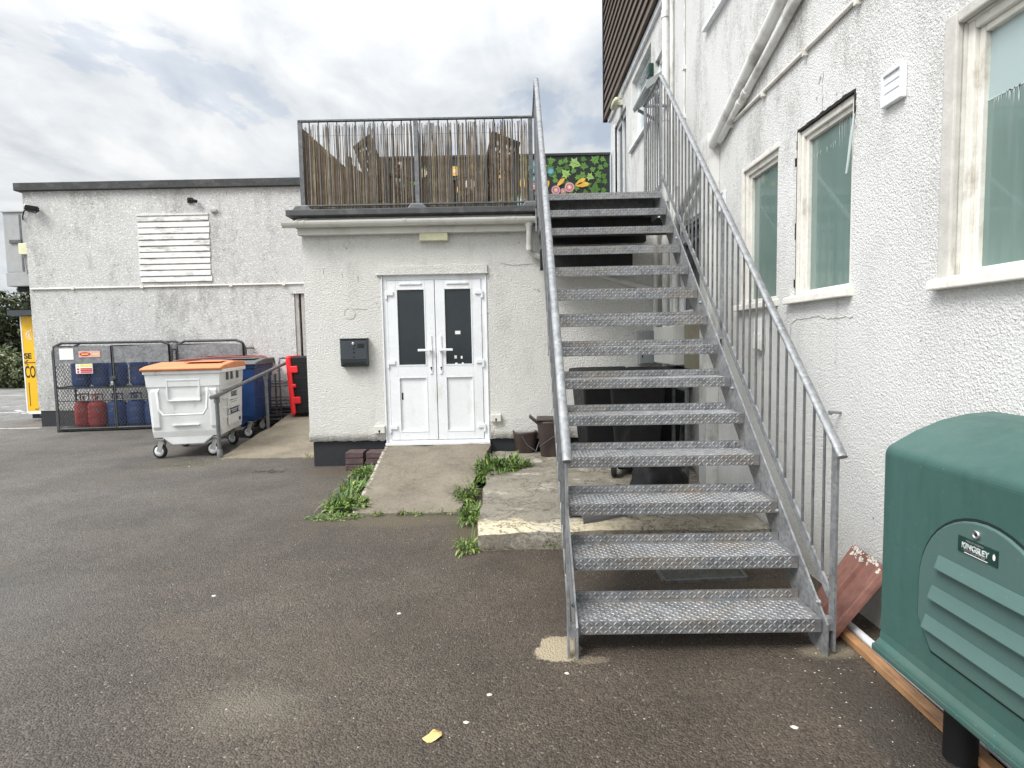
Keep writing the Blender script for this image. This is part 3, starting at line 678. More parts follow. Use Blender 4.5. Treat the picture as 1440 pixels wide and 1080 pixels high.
# reed screens
def reeds(mb, P0, P1, z0, ztop, dens, nrm, rmin=.0025, rmax=.0065, lean=.012, drop=.12):
    P0, P1 = V(P0), V(P1); L = (P1-P0).length; n = int(L*dens); d = (P1-P0)/L; nr = V(nrm)
    for i in range(n):
        t = random.random()*L; p = P0+d*t+nr*random.uniform(-.012, .012)
        zt = ztop(t/L)-abs(random.gauss(0, drop*.5)); r = random.uniform(rmin, rmax)
        b = [p+d*random.uniform(-lean, lean)*k for k in (0, .5, 1, 1.3)]
        zs = [z0, z0+(zt-z0)*.4, z0+(zt-z0)*.75, zt]
        mb.tube([V((q.x, q.y, z)) for q, z in zip(b, zs)], [r, r, r*.85, r*.6], 4, random.choices((0, 1, 2), (4, 4, 2.6))[0], False)
sc1 = MB(); reeds(sc1, (RX0+.03, RY+.045, 0), (RX1-.03, RY+.045, 0), 3.16, lambda t: 4.165, 138, (0, 1, 0), drop=.08, lean=.006, rmin=.0022, rmax=.0058)
for z in (3.35, 3.72, 4.02): sc1.tube([(RX0+.03, RY+.045, z), (RX1-.03, RY+.045, z)], .0015, 4, 0, False)
single('reed_screen', sc1, m_reed, 'thin brown reed screen tied behind the front terrace railing', 'screen', 'reed screens round the roof terrace', fix=False)
sc2 = MB(); reeds(sc2, (-2.50, RY+.12, 0), (-2.50, 9.22, 0), 3.1, lambda t: 4.16+.09*t, 210, (1, 0, 0), rmin=.004, rmax=.009, lean=.006, drop=.015)
sc2.tube([(-2.50, RY+.1, 4.15), (-2.50, 9.22, 4.24)], .006, 5, 0)
single('reed_screen', sc2, m_reed, 'dense brown reed screen running back along the left side of the terrace', 'screen', 'reed screens round the roof terrace', fix=False)
ff = thing('timber_fence_panel', 'short weathered timber fence panel behind the left end of the reed screen', 'fence', (-2.5, 9.6, 3.05))
q = MB()
for k in range(12): y = 9.26+k*.11; q.box(-2.53, -2.505, y, y+.103, 3.06, 4.40+.02*random.random()+k*.006)
q.build('boards', m_fence, ff); MB().box(-2.505, -2.45, 9.26, 9.34, 3.06, 4.45).box(-2.505, -2.45, 10.45, 10.53, 3.06, 4.5).build('fence_post', m_fence, ff)

# terrace chairs
def chair():
    r = thing('garden_chair', '', 'chair')
    r.location = (0, 0, 0)
    w_ = .27; sz = .46
    for sx in (-1, 1):
        MB().beam((sx*w_, .26, 0), (sx*w_, .26, .66), .04, .05, (0, 1, 0)).build('leg', m_chair, r)
        MB().beam((sx*w_, -.24, 0), (sx*w_, -.20, .66), .04, .05, (0, 1, 0)).build('leg', m_chair, r)
        MB().box(sx*w_-.035, sx*w_+.035, -.28, .30, .66, .69).build('armrest', m_chair, r)
    q = MB()
    for k in range(7): y = -.2+k*.075; q.box(-w_+.02, w_-.02, y, y+.055, sz-.02, sz)
    q.build('seat', m_chair, r)
    b = MB(); ba, bt = V((0, -.20, sz-.02)), V((0, -.46, 1.13)); dv = bt-ba; up = dv.cross(V((1, 0, 0)))
    for sx in (-1, 1): b.beam(ba+V((sx*(w_-.02), 0, 0)), bt+V((sx*(w_-.02), 0, 0)), .05, .03, up)
    for t in (.02, .98): b.beam(ba+dv*t-V((w_, 0, 0)), ba+dv*t+V((w_, 0, 0)), .06, .03, up)
    for k in range(9): t = .08+k*.105; b.beam(ba+dv*t-V((w_-.03, 0, 0)), ba+dv*t+V((w_-.03, 0, 0)), .034, .012, up)
    for k in range(5): x = -w_+.09+k*.09; b.beam(ba+V((x, 0, 0))+dv*.03, ba+V((x, 0, 0))+dv*.97, .034, .016, up)
    b.build('backrest', m_chair, r)
    return r
c1 = chair(); c2 = copy_tree(c1)
p = aty(527, 243, 8.1); c1.location = (p.x+.28, 8.1, 3.055); c1.rotation_euler.z = R_(-54)
tag(c1, 'left dark wooden high backed garden chair leaning away to the left behind the reeds', 'chair', 'garden chairs on the roof terrace')
p = aty(697, 234, 8.1); c2.location = (p.x-.20, 8.1, 3.055); c2.rotation_euler.z = R_(50)
tag(c2, 'right dark slatted garden chair with light showing through its back beside the stair handrail', 'chair', 'garden chairs on the roof terrace')
# mural
YM = 10.75
mu = thing('mural_wall', 'black boundary wall painted with green ivy leaves and bright flowers at the back of the terrace', 'wall', (-.3, YM, 3.05))
MB().box(-2.5, 1.84, YM, YM+.12, 3.05, 4.86).build('panel', m_mural_bg, mu)
MB().box(-2.52, 1.85, YM-.02, YM+.14, 4.86, 4.90).build('coping', m_reardark, mu)
iv = MB()
LEAF = [(0, -.45), (.10, -.25), (.38, -.42), (.33, -.10), (.62, .10), (.30, .20), (.22, .42), (0, .75), (-.22, .42), (-.30, .20), (-.62, .10), (-.33, -.10), (-.38, -.42), (-.10, -.25)]
rng = random.Random(11); depth = 0
def ivy(x, z, s_, a, mi):
    global depth
    depth += 1; y = YM-.002-(depth % 9)*.0012
    pts = [(x+s_*(px*math.cos(a)-pz*math.sin(a)), y, z+s_*(px*math.sin(a)+pz*math.cos(a))) for px, pz in LEAF]
    iv.add(pts+[(x, y, z)], [(i, (i+1) % 14, 14) for i in range(14)], mi)
    iv.beam((x+s_*.38*math.sin(a), y-.0006, z-s_*.38*math.cos(a)), (x-s_*.6*math.sin(a), y-.0006, z+s_*.6*math.cos(a)), s_*.035, .0006, (0, 1, 0), 2)
pts = []
for _ in range(2600):
    x, z = rng.uniform(.2, 1.78), rng.uniform(3.5, 4.80); s_ = rng.choice((.10, .13, .16, .19))
    if x < .95 and z < 4.42: continue
    if x < .75 and z > 4.45 and z < 4.72 and rng.random() < .6: continue
    if all((x-a)**2+(z-b)**2 > ((s_+c)*.47)**2 for a, b, c in pts): pts.append((x, z, s_))
for x, z, s_ in pts: ivy(x, z, s_, rng.uniform(-2.6, 2.6), rng.choice((0, 0, 1, 1, 3)))
for x in [-2.2+.23*i for i in range(11)]*2: ivy(x+rng.uniform(-.1, .1), rng.uniform(3.9, 4.7), rng.uniform(.08, .13), rng.uniform(0, 6), rng.choice((0, 1)))
iv.build('ivy_painting', [m_mural['green'], m_mural['green2'], m_mural['vein'], m_mural['lime']], mu, fix=False)
fw = MB(); MK = ['pink', 'pinkd', 'cream', 'yellow', 'blue', 'blueg']
def bloom(x, z, r, cols):
    for k, (f_, c) in enumerate(cols): fw.disc((x, YM-.016-.001*k, z), r*f_, 'y', 16, MK.index(c))
def petal(x, z, L, a, c):
    sh = [(0, 0), (.3, .16), (.7, .22), (1, .05), (.85, -.1), (.5, -.16), (.2, -.12)]
    fw.add([(x+L*(p*math.cos(a)-q*math.sin(a)), YM-.0145, z+L*(p*math.sin(a)+q*math.cos(a))) for p, q in sh], [tuple(range(7))], MK.index(c))
def mp(u, v): p = aty(u, v, YM); return p.x, p.z
pk = (('1', 0),)
for u, v, r in ((800.7, 263.5, .088), (781.5, 267.5, .08), (792, 269, .05), (757, 272, .07), (750, 262, .06)): bloom(*mp(u, v), r, ((1, 'pink'), (.72, 'pinkd'), (.5, 'pink'), (.22, 'cream')))
x, z = mp(809, 265); petal(x, z+.05, .26, .05, 'yellow'); x, z = mp(809, 268); petal(x, z+.1, .22, .5, 'yellow')
x, z = mp(783, 262); petal(x, z, .20, .75, 'yellow'); x, z = mp(767, 268); petal(x, z, .19, 1.2, 'yellow')
for u, v in ((774.5, 241), (748, 240), (749, 252), (752, 231)): bloom(*mp(u, v), .065, ((1, 'blue'), (.6, 'blueg')))
for _ in range(16): bloom(rng.uniform(-2.3, .3), rng.uniform(3.9, 4.75), rng.uniform(.04, .11), rng.choice((((1, 'blueg'), (.5, 'cream')), ((1, 'yellow'), (.4, 'cream')), ((1, 'pink'), (.5, 'pinkd')), ((1, 'cream'),))))
fw.build('flower_painting', [m_mural[k] for k in MK], mu, fix=False)

# ------------------------------------------------------------------ rear building
YB = 11.6
B = lambda u, v: aty(u, v, YB)
rb = thing('rear_flat_building', 'long grey stained white rendered flat roofed building with a louvred vent', 'building', (-7, 14, 0))
lv0, lv1 = B(193.5, 304), B(297.5, 396)
lx0, lx1, lz0, lz1 = lv0.x, lv1.x, lv1.z, lv0.z
wl = MB()
wl.box(-9.53, lx0, YB, 20, .32, 4.64); wl.box(lx1, -4.30, YB, 20, .32, 4.64); wl.box(lx0, lx1, YB, 20, .32, lz0); wl.box(lx0, lx1, YB, 20, lz1, 4.64)
wl.box(-4.30, 1.6, YB, 20, 2.60, 4.64); wl.box(-3.2, 1.6, YB, 20, .32, 2.60)
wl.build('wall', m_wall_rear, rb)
MB().box(-9.51, -4.30, YB+.015, 19.9, -.02, .32).box(-3.2, 1.5, YB+.015, 19.9, -.02, .32).build('plinth', m_plinth, rb)
MB().box(-9.63, 1.7, YB-.09, 20.1, 4.64, 4.79).build('roof_fascia', m_reardark, rb, .01)
vt = MB(); ns = 11; hh = (lz1-lz0)/ns
for k in range(ns):
    z = lz0+k*hh; jx = random.uniform(-.012, .012); dy = random.uniform(0, .006)
    vt.prism([(YB-.020-dy, z+.009), (YB-.022-dy, z+.02), (YB-.008-dy, z+hh-.006), (YB+.01, z+hh-.006), (YB+.01, z+.009)], lx0-.01+jx, lx1+.01+jx, 'x')
vt.box(lx0-.02, lx1+.02, YB-.03, YB, lz1, lz1+.03); vt.box(lx0, lx1, YB+.05, YB+.08, lz0, lz1)
vt.build('louvred_vent', mat('stained_white_boards', (.70, .70, .67), .6, var=.08, vs=9, bump=.3, dirt=(.22, .21, .20), dscale=(2.5, 2.5, 9), dr=(.52, .72)), rb)
pp = MB(); za = B(60, 406.5).z
pp.tube([(-9.5, YB-.02, za), (-4.0, YB-.02, za+.01)], .017, 8)
for u in (104, 201, 326, 400): x = B(u, 405).x; pp.box(x-.03, x+.03, YB-.045, YB, za-.025, za+.03)
pp.build('cable_pipe', m_oldpaint, rb, fix=True)
dd = MB(); dd.box(-4.30, -3.2, YB+.10, YB+.16, .32, 2.6); rd = dd.build('door', m_timber_dark, rb)
MB().box(-4.295, -4.22, YB+.02, YB+.12, .32, 2.56).box(-4.17, -4.11, YB+.02, YB+.10, .32, 2.56).build('door_frame', m_greywood, rb); MB().box(-4.36, -3.1, YB-.03, YB, 2.56, 2.68).build('door_lintel', m_wall_rear, rb)
def floodlight(u, v, lab, s_=1., side=1):
    p = B(u, v); t = thing('floodlight', lab, 'light', (p.x, YB, p.z), 'lamps on the rear building')
    q = MB(); q.box(-.05, .05, -.03, 0, -.05, .05); q.tube([(0, -.02, 0), (0, -.10, -.02)], .014, 8)
    q.xf(Matrix.Translation(p)); q.build('bracket', m_black, t)
    h = MB(); h.prism([(-.09, -.03), (.09, -.05), (.11, .03), (-.07, .05)], -.22, -.08, 'y')
    h.xf(Matrix.Translation(p+V((.06*side, 0, -.03))) @ Matrix.Rotation(.5*side, 4, 'Z') @ Matrix.Scale(s_, 4)); h.build('lamp_head', m_black, t, .012)
    return t
fa1 = floodlight(42, 293.5, 'black floodlight with a looping wire near the left corner of the rear building', 1.1, 1)
p = B(42, 293.5); MB().tube([p+V((-.02, -.03, .0)), p+V((-.08, -.05, -.06)), p+V((-.13, -.03, -.16)), p+V((-.14, -.012, -.22))], .012, 6).tube([p+V((.05, -.05, -.06)), p+V((.14, -.05, -.10)), p+V((.2, -.03, -.05)), p+V((.16, -.02, .0))], .01, 6).build('wire', m_black, fa1)
MB().box(p.x-.07, p.x-.02, YB-.06, YB, p.z+.03, p.z+.08).build('sensor', m_white, fa1, .01)
floodlight(268, 282, 'small black security lamp on the rear building above the louvred vent', .62, 1)
p = B(302, 297); q = MB(); q.box(p.x-.06, p.x+.06, YB-.05, YB, p.z-.03, p.z+.03); q.box(p.x-.045, p.x+.045, YB-.055, YB-.05, p.z-.02, p.z+.02); q.tube([(p.x, YB-.02, p.z-.03), (p.x, YB-.02, p.z-.09)], .008, 6)
single('junction_box', q, m_wall_rear, 'tiny white cable box on the rear wall right of the louvred vent', 'junction box', bevel=.004)

# air conditioning cabinet on the far side
y = 11.95; a, b = aty(3, 299, y), aty(29, 401, y)
ac = thing('wall_cabinet', 'tall grey sheet metal cabinet hung on the far left end of the rear building', 'cabinet', (a.x, y, b.z))
x0, x1, z0, z1 = a.x, -9.56, b.z-.02, a.z
MB().box(x0, x1, y, y+.9, z0+.28, z1).build('casing', m_cab, ac, .01)
MB().box(x0-.01, x1, y-.02, y+.92, z0, z0+.275).build('base', m_cab, ac, .01)
MB().box(x0-.015, x1+.01, y-.03, y+.93, z1, z1+.025).build('lid', m_cab, ac)
q = MB(); xm = x0+(x1-x0)*.5; q.box(xm-.02, xm+.02, y-.006, y, z0+.3, z1-.05); q.box(x0+.12, x0+.36, y-.03, y, z1-.62, z1-.55); q.build('door_seam', m_galv_dark, ac)
q = MB(); q.box(xm+.02, xm+.27, y-.12, y, z0+.62, z0+.84); q.build('switch_box', m_bulk, ac, .01)
MB().tube([(xm+.07, y-.05, z0+.62), (xm+.09, y-.03, z0+.25)], .014, 6).tube([(xm+.15, y-.05, z0+.62), (xm+.25, y-.05, z0+.45), (xm+.42, y-.03, z0+.38)], .012, 6).build('cable', m_cab, ac)
MB().box(x0+.1, x1, y+.1, y+.8, z0-.1, z0).build('bracket', m_black, ac)

# yellow kiosk
y = 12.6; a, b = aty(26, 445, y), aty(38, 581, y); kx0, kx1, kz0, kz1 = a.x+.03, -9.2, b.z, a.z
ki = thing('yellow_kiosk', 'tall yellow vending kiosk with black lettering half hidden behind the rear building corner', 'kiosk', (kx0+.6, y, 0))
MB().box(kx0+.06, kx1, y+.05, y+1.0, kz0-.12, kz1).build('casing', m_slate_d, ki)
MB().box(kx0, kx1, y, y+.05, kz0, kz1).build('front_panel', m_yellow, ki, .006)
MB().box(kx0-.006, kx0+.02, y-.006, y+.02, kz0, kz1).box(kx0+.02, kx1, y-.006, y, kz0-.02, kz0+.04).build('panel_edge', m_white, ki)
MB().box(kx0-.10, kx1, y-.2, y+1.1, kz1+.01, kz1+.12).build('roof', m_slate, ki)
MB().box(kx0+.25, kx1, y+.02, y+.9, .10, kz0-.02).build('base', m_slate, ki)
for x in (kx0+.5, kx1-.2): MB().tube([(x, y+.15, 0), (x, y+.15, .12)], .03, 8).build('foot', m_black, ki)
p = aty(43.5, 471, y); q = MB()
for k in range(9):
    a_ = math.pi*.5+math.pi*k/8*1.0; q.beam((p.x+math.cos(a_)*.075, y-.004, p.z+math.sin(a_)*.075), (p.x+math.cos(a_)*.115, y-.004, p.z+math.sin(a_)*.115), .018, .003, (0, 1, 0))
q.add([(p.x+math.cos(t)*.055, y-.004, p.z+math.sin(t)*.055) for t in [math.pi/2+math.pi*k/9 for k in range(10)]]+[(p.x+math.cos(t)*.03, y-.004, p.z+math.sin(t)*.045) for t in [math.pi*1.5-math.pi*k/9 for k in range(10)]], [tuple(range(20))])
q.build('sun_emblem', m_white, ki)
p = aty(34.3, 504.3, y); text('lettering', 'SE', .165, (p.x, y-.002, p.z), ROT_FRONT, m_ink, ki, 1.0, .006)
p = aty(35.8, 531, y); text('lettering', 'COL', .36, (p.x, y-.002, p.z), ROT_FRONT, m_ink, ki, .42, .005)
p = aty(34.8, 510, y); q = MB(); q.beam((p.x+.03, y-.003, p.z), (p.x+.7, y-.003, p.z), .022, .003, (0, 1, 0)); q.beam((p.x, y-.003, p.z), (p.x+.075, y-.003, p.z+.055), .022, .003, (0, 1, 0)); q.beam((p.x, y-.003, p.z), (p.x+.075, y-.003, p.z-.055), .022, .003, (0, 1, 0)); q.build('arrow', m_tan, ki)
q = MB(); pa, pb = aty(40, 538, y), aty(43, 571, y); q.box(pa.x, pa.x+.02, y-.003, y, pb.z, pa.z); q.box(pa.x+.1, kx1, y-.003, y, pb.z-.08, pb.z-.06); q.build('door_seam', m_tan, ki)

# ------------------------------------------------------------------ main building (right)
XW = 1.88
W = lambda u, v, dx=0.: atx(u, v, XW+dx)
mbld = thing('main_building', 'tall white roughcast main building along the right with timber clad upper storey', 'building', (4, 4, 0))
wins = []   # y0,y1,z0,z1 openings
def opening(y0, y1, z0, z1): wins.append((y0, y1, z0, z1))
WN = [(3.235, 3.86, 1.79, 2.835), (4.13, 4.735, 1.79, 2.835), (1.35, 2.50, 1.765, 2.80)]
LOWW = (5.60, 6.50, 1.80, 2.80)
UPA = (7.80, 8.98, 4.40, 5.36); UPB = (4.55, 5.55, 4.42, 5.35); FAN = (6.98, 7.58, 3.02, 5.0); PAT = (9.45, 10.42, 3.06, 5.22)
ALL = WN+[LOWW, UPA, UPB, FAN, PAT]
ycuts = sorted({-3., 10.84}.union(*[{a[0], a[1]} for a in ALL])); mw = MB()
for i in range(len(ycuts)-1):
    a, b = ycuts[i], ycuts[i+1]; z = 0.0; segs = sorted([(q[2], q[3]) for q in ALL if q[0] <= a+1e-6 and q[1] >= b-1e-6])
    for za, zb in segs+[(8.5, 8.5)]:
        if za > z: mw.box(XW, XW+.28, a, b, z, za)
        z = zb
mw.box(XW+.28, 9, 10.55, 10.83, 0, 8.5); mw.box(XW+.28, 9, -3, -2.72, 0, 8.5)
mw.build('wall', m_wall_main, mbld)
MB().box(XW+.9, XW+1., -2.7, 10.5, 0, 8.5).build('inner_wall', m_timber_dark, mbld)
MB().box(XW-.1, 9.2, -3.1, 10.9, 8.5, 8.65).build('roof', m_reardark, mbld)
CZ = 5.575
cl = MB(); z = CZ; k = 0
while z < 8.5:
    cl.prism([(XW-.055, z), (XW-.095, z), (XW-.058, z+.20), (XW-.045, z+.20)], 3.2, 11.05, 'y'); z += .172
cl.box(XW-.045, XW, 3.2, 11.03, CZ+.02, 8.45)
cl.build('timber_cladding', m_clad, mbld)
MB().box(XW-.10, XW-.02, 11.05, 11.11, CZ-.02, 8.5).build('corner_board', m_timber_dark, mbld)
MB().box(XW-.04, XW, 3.2, 10.9, CZ-.10, CZ-.01).build('cladding_batten', m_upvc, mbld)
def old_window(y0, y1, z0, z1, pane, worn=True, depth=.035, sill=True, film_top=None, fmat=None):
    fm = fmat or m_oldpaint
    f = MB(); o = .045; xa, xb = XW+depth-.02, XW+depth+.05
    f.box(xa, xb, y0, y0+o, z0, z1); f.box(xa, xb, y1-o, y1, z0, z1); f.box(xa, xb, y0+o, y1-o, z1-o, z1); f.box(xa, xb, y0+o, y1-o, z0, z0+o*.5)
    win = f.build('window', fm, mbld, .006)
    g_ = MB(); i = o+.028; x2 = xa+.02
    g_.box(x2, xb-.005, y0+o, y0+i, z0+o*.5, z1-o); g_.box(x2, xb-.005, y1-i, y1-o, z0+o*.5, z1-o); g_.box(x2, xb-.005, y0+i, y1-i, z1-i, z1-o); g_.build('casement', fm, win, .005)
    MB().box(xb-.025, xb-.018, y0+i, y1-i, z0+o*.5, z1-i).build('glass_pane', pane, win)
    if sill:
        s_ = MB(); s_.prism([(XW+.06, z0-.055), (XW+.06, z0+.012), (XW-.045, z0-.012), (XW-.05, z0-.055)], y0-.025, y1+.085, 'y'); s_.build('sill', fm, win, .006)
    return win, xb-.026
w2, xg = old_window(*WN[0], m_film)
w1, _ = old_window(*WN[1], m_film)
w3, xg3 = old_window(*WN[2], m_paleglass, depth=.05)
# broken sealant and timber strip round the window frames
q = MB(); y0, y1, z0, z1 = WN[0]
for k in range(16):
    a = y0+(y1-y0)*k/16; b = y0+(y1-y0)*(k+1)/16; h_ = .012+.02*abs(mnoise.noise(V((k*.7, 2, 0)))); q.box(XW-.004, XW+.02, a, b, z1-.002, z1+h_)
for k in range(20):
    a = z0+(z1-z0)*k/20; b = z0+(z1-z0)*(k+1)/20; h_ = .002+.04*max(0, mnoise.noise(V((k*.6, 5, 0)))); q.box(XW-.003, XW+.014, y1-.004, y1+h_, a, b)
for k in range(5): a = z1-.14+k*.03; q.box(XW-.003, XW+.02, y0-.012-.004*(k % 2), y0, a, a+.03)
q.build('perished_sealant', m_dark_gap, w2)
MB().box(XW-.002, XW+.0135, y1-.02, y1-.0045, z0, z1-.004).build('timber_surround', m_oldpaint, w2)
q = MB(); y0, y1, z0, z1 = WN[2]; q.box(XW-.012, XW+.02, y1-.003, y1+.07, z0-.01, z1+.05); q.box(XW-.012, XW+.02, y0-.1, y1-.003, z1-.003, z1+.05); q.box(XW+.018, XW+.12, y1-.012, y1+.004, z0, z1); q.box(XW+.018, XW+.12, y0, y1-.012, z1-.012, z1+.004); q.build('timber_surround', m_surround, w3, .008)
q = MB(); y0, y1, z0, z1 = WN[1]; q.box(XW-.008, XW+.014, y1-.006, y1+.03, z0, z1+.03); q.box(XW-.008, XW+.014, y0-.02, y1-.006, z1-.006, z1+.03); q.build('timber_surround', m_oldpaint, w1, .005)
# film and peeling fringe on the near window
y0, y1, z0, z1 = WN[2]; zf = z1-.34; q = MB()
top = [(y0+.073+(y1-y0-.146)*k/60, zf+.008*mnoise.noise(V((k*.4, 0, 1)))) for k in range(61)]
q.prism([(y0+.073, z0+.024)]+[(y1-.073, z0+.024)]+[p for p in reversed(top)], xg3-.0015, xg3-.0005, 'x'); q.build('glass_film', m_film, w3)
def fringe(win, xg_, ya, yb, zt, n, lmax, seed):
    r = random.Random(seed); q = MB()
    for k in range(n):
        yy = r.uniform(ya, yb); L = lmax*r.uniform(.1, 1)**1.6; w_ = r.uniform(.001, .0035)
        q.add([(xg_-.003, yy-w_, zt+r.uniform(-.01, .004)), (xg_-.003, yy+w_, zt), (xg_-.003, yy+w_*.6, zt-L*.7), (xg_-.003, yy, zt-L)], [(0, 1, 2, 3)])
    return q
q = fringe(w3, xg3, y0+.08, y1-.08, zf, 110, .07, 3); q.box(xg3-.003, xg3-.002, y0+.073, y1-.073, zf-.004, zf+.002); q.build('peeling_edge', m_peel, w3, fix=False)
y0, y1, z0, z1 = WN[0]; fringe(w2, xg, y0+.085, y0+.25, z1-.075, 22, .16, 5).build('peeling_edge', m_peel, w2, fix=False)
fringe(w2, xg, y0+.28, y1-.09, z1-.17, 12, .05, 6).build('peeling_edge', m_peel, w2, fix=False)
q = MB(); q.tube([(XW-.004, y0-.006, z1-.12), (XW-.012, y0+.004, z1-.24), (XW-.010, y0+.03, z1-.36), (XW-.008, y0+.05, z1-.42)], [.004, .009, .007, .006], 5); q.build('hanging_sealant', m_peel, w2)
# other openings
wl_, _ = old_window(*LOWW, m_blackglass, depth=.02, fmat=m_upvc)
MB().box(XW+.01, XW+.05, 5.66, 6.44, 2.52, 2.55).box(XW+.01, XW+.05, 5.66, 6.44, 2.66, 2.68).build('transom', m_galv_bar, wl_)
ua, _ = old_window(*UPA, m_paleglass, depth=.10, fmat=m_upvc)
MB().box(XW+.09, XW+.14, 8.37, 8.43, 4.45, 5.3).build('mullion', m_upvc, ua)
ub, _ = old_window(*UPB, m_paleglass, depth=.06, fmat=m_upvc)
fd = MB(); y0, y1, z0, z1 = FAN; fd.box(XW+.06, XW+.1, y0, y1, z0, z1-.8); fd.box(XW+.04, XW+.12, y0, y0+.06, z0, z1); fd.box(XW+.04, XW+.12, y1-.06, y1, z0, z1); fd.box(XW+.04, XW+.12, y0, y1, z1-.06, z1); fd.box(XW+.04, XW+.12, y0, y1, z1-.82, z1-.75)
fdo = fd.build('landing_door', m_upvc, mbld); MB().box(XW+.07, XW+.08, y0+.06, y1-.06, z1-.75, z1-.06).build('fanlight', m_paleglass, fdo)
pd = MB(); y0, y1, z0, z1 = PAT; pd.box(XW+.04, XW+.12, y0, y0+.07, z0, z1); pd.box(XW+.04, XW+.12, y1-.07, y1, z0, z1); pd.box(XW+.04, XW+.12, y0+.07, y1-.07, z1-.07, z1); pd.box(XW+.04, XW+.12, y0+.45, y0+.52, z0, z1); pd.box(XW+.04, XW+.12, y0+.07, y1-.07, z0, z0+.1)
pdo = pd.build('patio_door', m_upvc, mbld); MB().box(XW+.07, XW+.08, y0+.07, y1-.07, z0+.1, z1-.07).build('glass_pane', m_blackglass, pdo); MB().box(XW-.03, XW+.03, y1, y1+.05, z0, z1+.05).build('door_frame', m_upvc, pdo)
# canopy over the landing door
cn = thing('door_canopy', 'sloping grey canopy over the first floor door at the head of the stairs', 'canopy', (XW, 7.3, 4.5))
q = MB(); q.prism([(XW, 4.60), (XW, 4.66), (1.62, 4.50), (1.60, 4.44), (1.62, 4.40)], 6.92, 7.62, 'y'); q.build('sheet', m_metergrey, cn, .004)
for y in (6.96, 7.58): MB().beam((XW-.005, y, 4.30), (1.66, y, 4.42), .03, .03).build('bracket', m_metergrey, cn)
p = W(918, 99); eb = thing('alarm_box', 'small dark green box on the wall beside the upper window at the stair head', 'box', (XW, p.y, p.z-.12))
MB().box(XW-.07, XW-.001, p.y-.06, p.y+.06, p.z-.09, p.z+.07).build('casing', m_plate, eb, .01); MB().box(XW-.074, XW-.07, p.y-.04, p.y+.04, p.z-.02, p.z+.04).build('face_plate', m_tank, eb)
ul = thing('wall_lamp', 'cream oval bulkhead lamp under the timber cladding at the far end', 'light', (XW-.1, 10.2, 5.3))
p = atx(864.5, 146, XW-.12); q = MB(); q.lathe([(.015, -.20), (.04, -.17), (.05, -.07), (.05, .07), (.04, .17), (.015, .20)], (p.x, p.y, p.z), 14, 0, 'y'); q.build('shade', m_bulk, ul); MB().box(p.x, XW, p.y-.06, p.y+.06, p.z-.04, p.z+.04).build('bracket', m_box, ul)
p = W(878, 263); q = MB(); q.box(XW-.12, XW, 9.1, 9.22, 3.40, 3.46); q.box(XW-.06, XW, 9.12, 9.2, 3.34, 3.40); single('door_bracket', q, m_slate, 'small dark bracket on the wall beside the patio door on the terrace', 'bracket')
# pipes
pi = MB(); pi.tube([(XW-.055, 6.88, 8.4), (XW-.055, 6.88, 2.0), (XW-.055, 6.88, .2)], .042, 14)
for z in (4.02, 5.16, 2.6): pi.tube([(XW-.055, 6.88, z), (XW-.055, 6.88, z+.09)], .050, 14); 
pi.build('soil_pipe', m_pvc_pipe, mbld)
MB().tube([(XW-.03, 6.72, 8.4), (XW-.03, 6.72, .2)], .022, 10).tube([(XW-.03, 6.56, 3.2), (XW-.03, 6.56, .2)], .03, 10).build('waste_pipe', m_pvc_pipe, mbld)
q = MB(); q.tube([(XW-.012, 6.30, 8.4), (XW-.012, 6.30, 3.0)], .008, 6)
for z in (3.83, 4.33, 5.17): q.box(XW-.03, XW, 6.275, 6.325, z, z+.04)
q.build('cable', m_pvc_pipe, mbld)
di = MB(); a, b = W(1103, -12, -.07), W(955, 300, -.07); a.x = b.x = XW-.065
di.tube([a+(a-b)*.9, a, b, b+V((0, .12, -.10)), b+V((0, .16, -.8))], .043, 14)
di.build('soil_pipe', m_pvc_pipe, mbld)
a, b = W(1128, -16, -.04), W(1010, 200, -.04); a.x = b.x = XW-.036
di = MB(); di.tube([a+(a-b)*.9, a, b+(a-b)*.02], .031, 12); e = a*.42+b*.58; di.tube([e, e+(b-a)*.035], .037, 12); e = e+(b-a)*.08; di.tube([e, e+(b-a)*.03], .037, 12)
di.build('waste_pipe', m_pvc_pipe, mbld)
q = MB(); q.tube([(XW-.014, 5.34, 3.30), (XW-.014, -2.9, 3.285)], .013, 8)
for y in (4.95, 4.35, 3.75, 3.2, 2.6): q.box(XW-.032, XW, y-.012, y+.012, 3.262, 3.305)
q.build('conduit', m_oldpaint, mbld)
MB().box(XW-.11, XW, 5.27, 5.48, 0, 3.33).build('pipe_boxing', m_pvc_pipe, mbld, .006)
# cracks in the render
q = MB()
def crack(pts, wd=.003):
    for (a, b) in zip(pts[:-1], pts[1:]):
        m = 4; A_, B_ = W(*a), W(*b); last = A_
        for k in range(1, m+1):
            p = A_.lerp(B_, k/m)+V((0, random.uniform(-.008, .008), random.uniform(-.008, .008)))*(k < m)
            q.beam((XW-.0015, last.y, last.z), (XW-.0015, p.y, p.z), wd, .003, (1, 0, 0)); last = p
crack([(1158, 100), (1157, 130), (1156, 158)]); crack([(1112, 455), (1122, 448), (1140, 447), (1152, 444), (1164, 449), (1180, 447), (1200, 445)], .0025); crack([(1112, 455), (1112, 475)], .002); crack([(946, 22), (940, 40), (938, 56)], .02)
for u, v, r in ((1154, 110, .014), (1152, 116, .01), (1149, 138, .01), (1177, 132, .008)):
    p = W(u, v); q.add([(XW-.002, p.y+math.cos(k*.7)*r*random.uniform(.5, 1.2), p.z+math.sin(k*.7)*r*random.uniform(.5, 1.3)) for k in range(9)], [tuple(range(9))])
q.build('cracked_render', m_greywood, mbld)

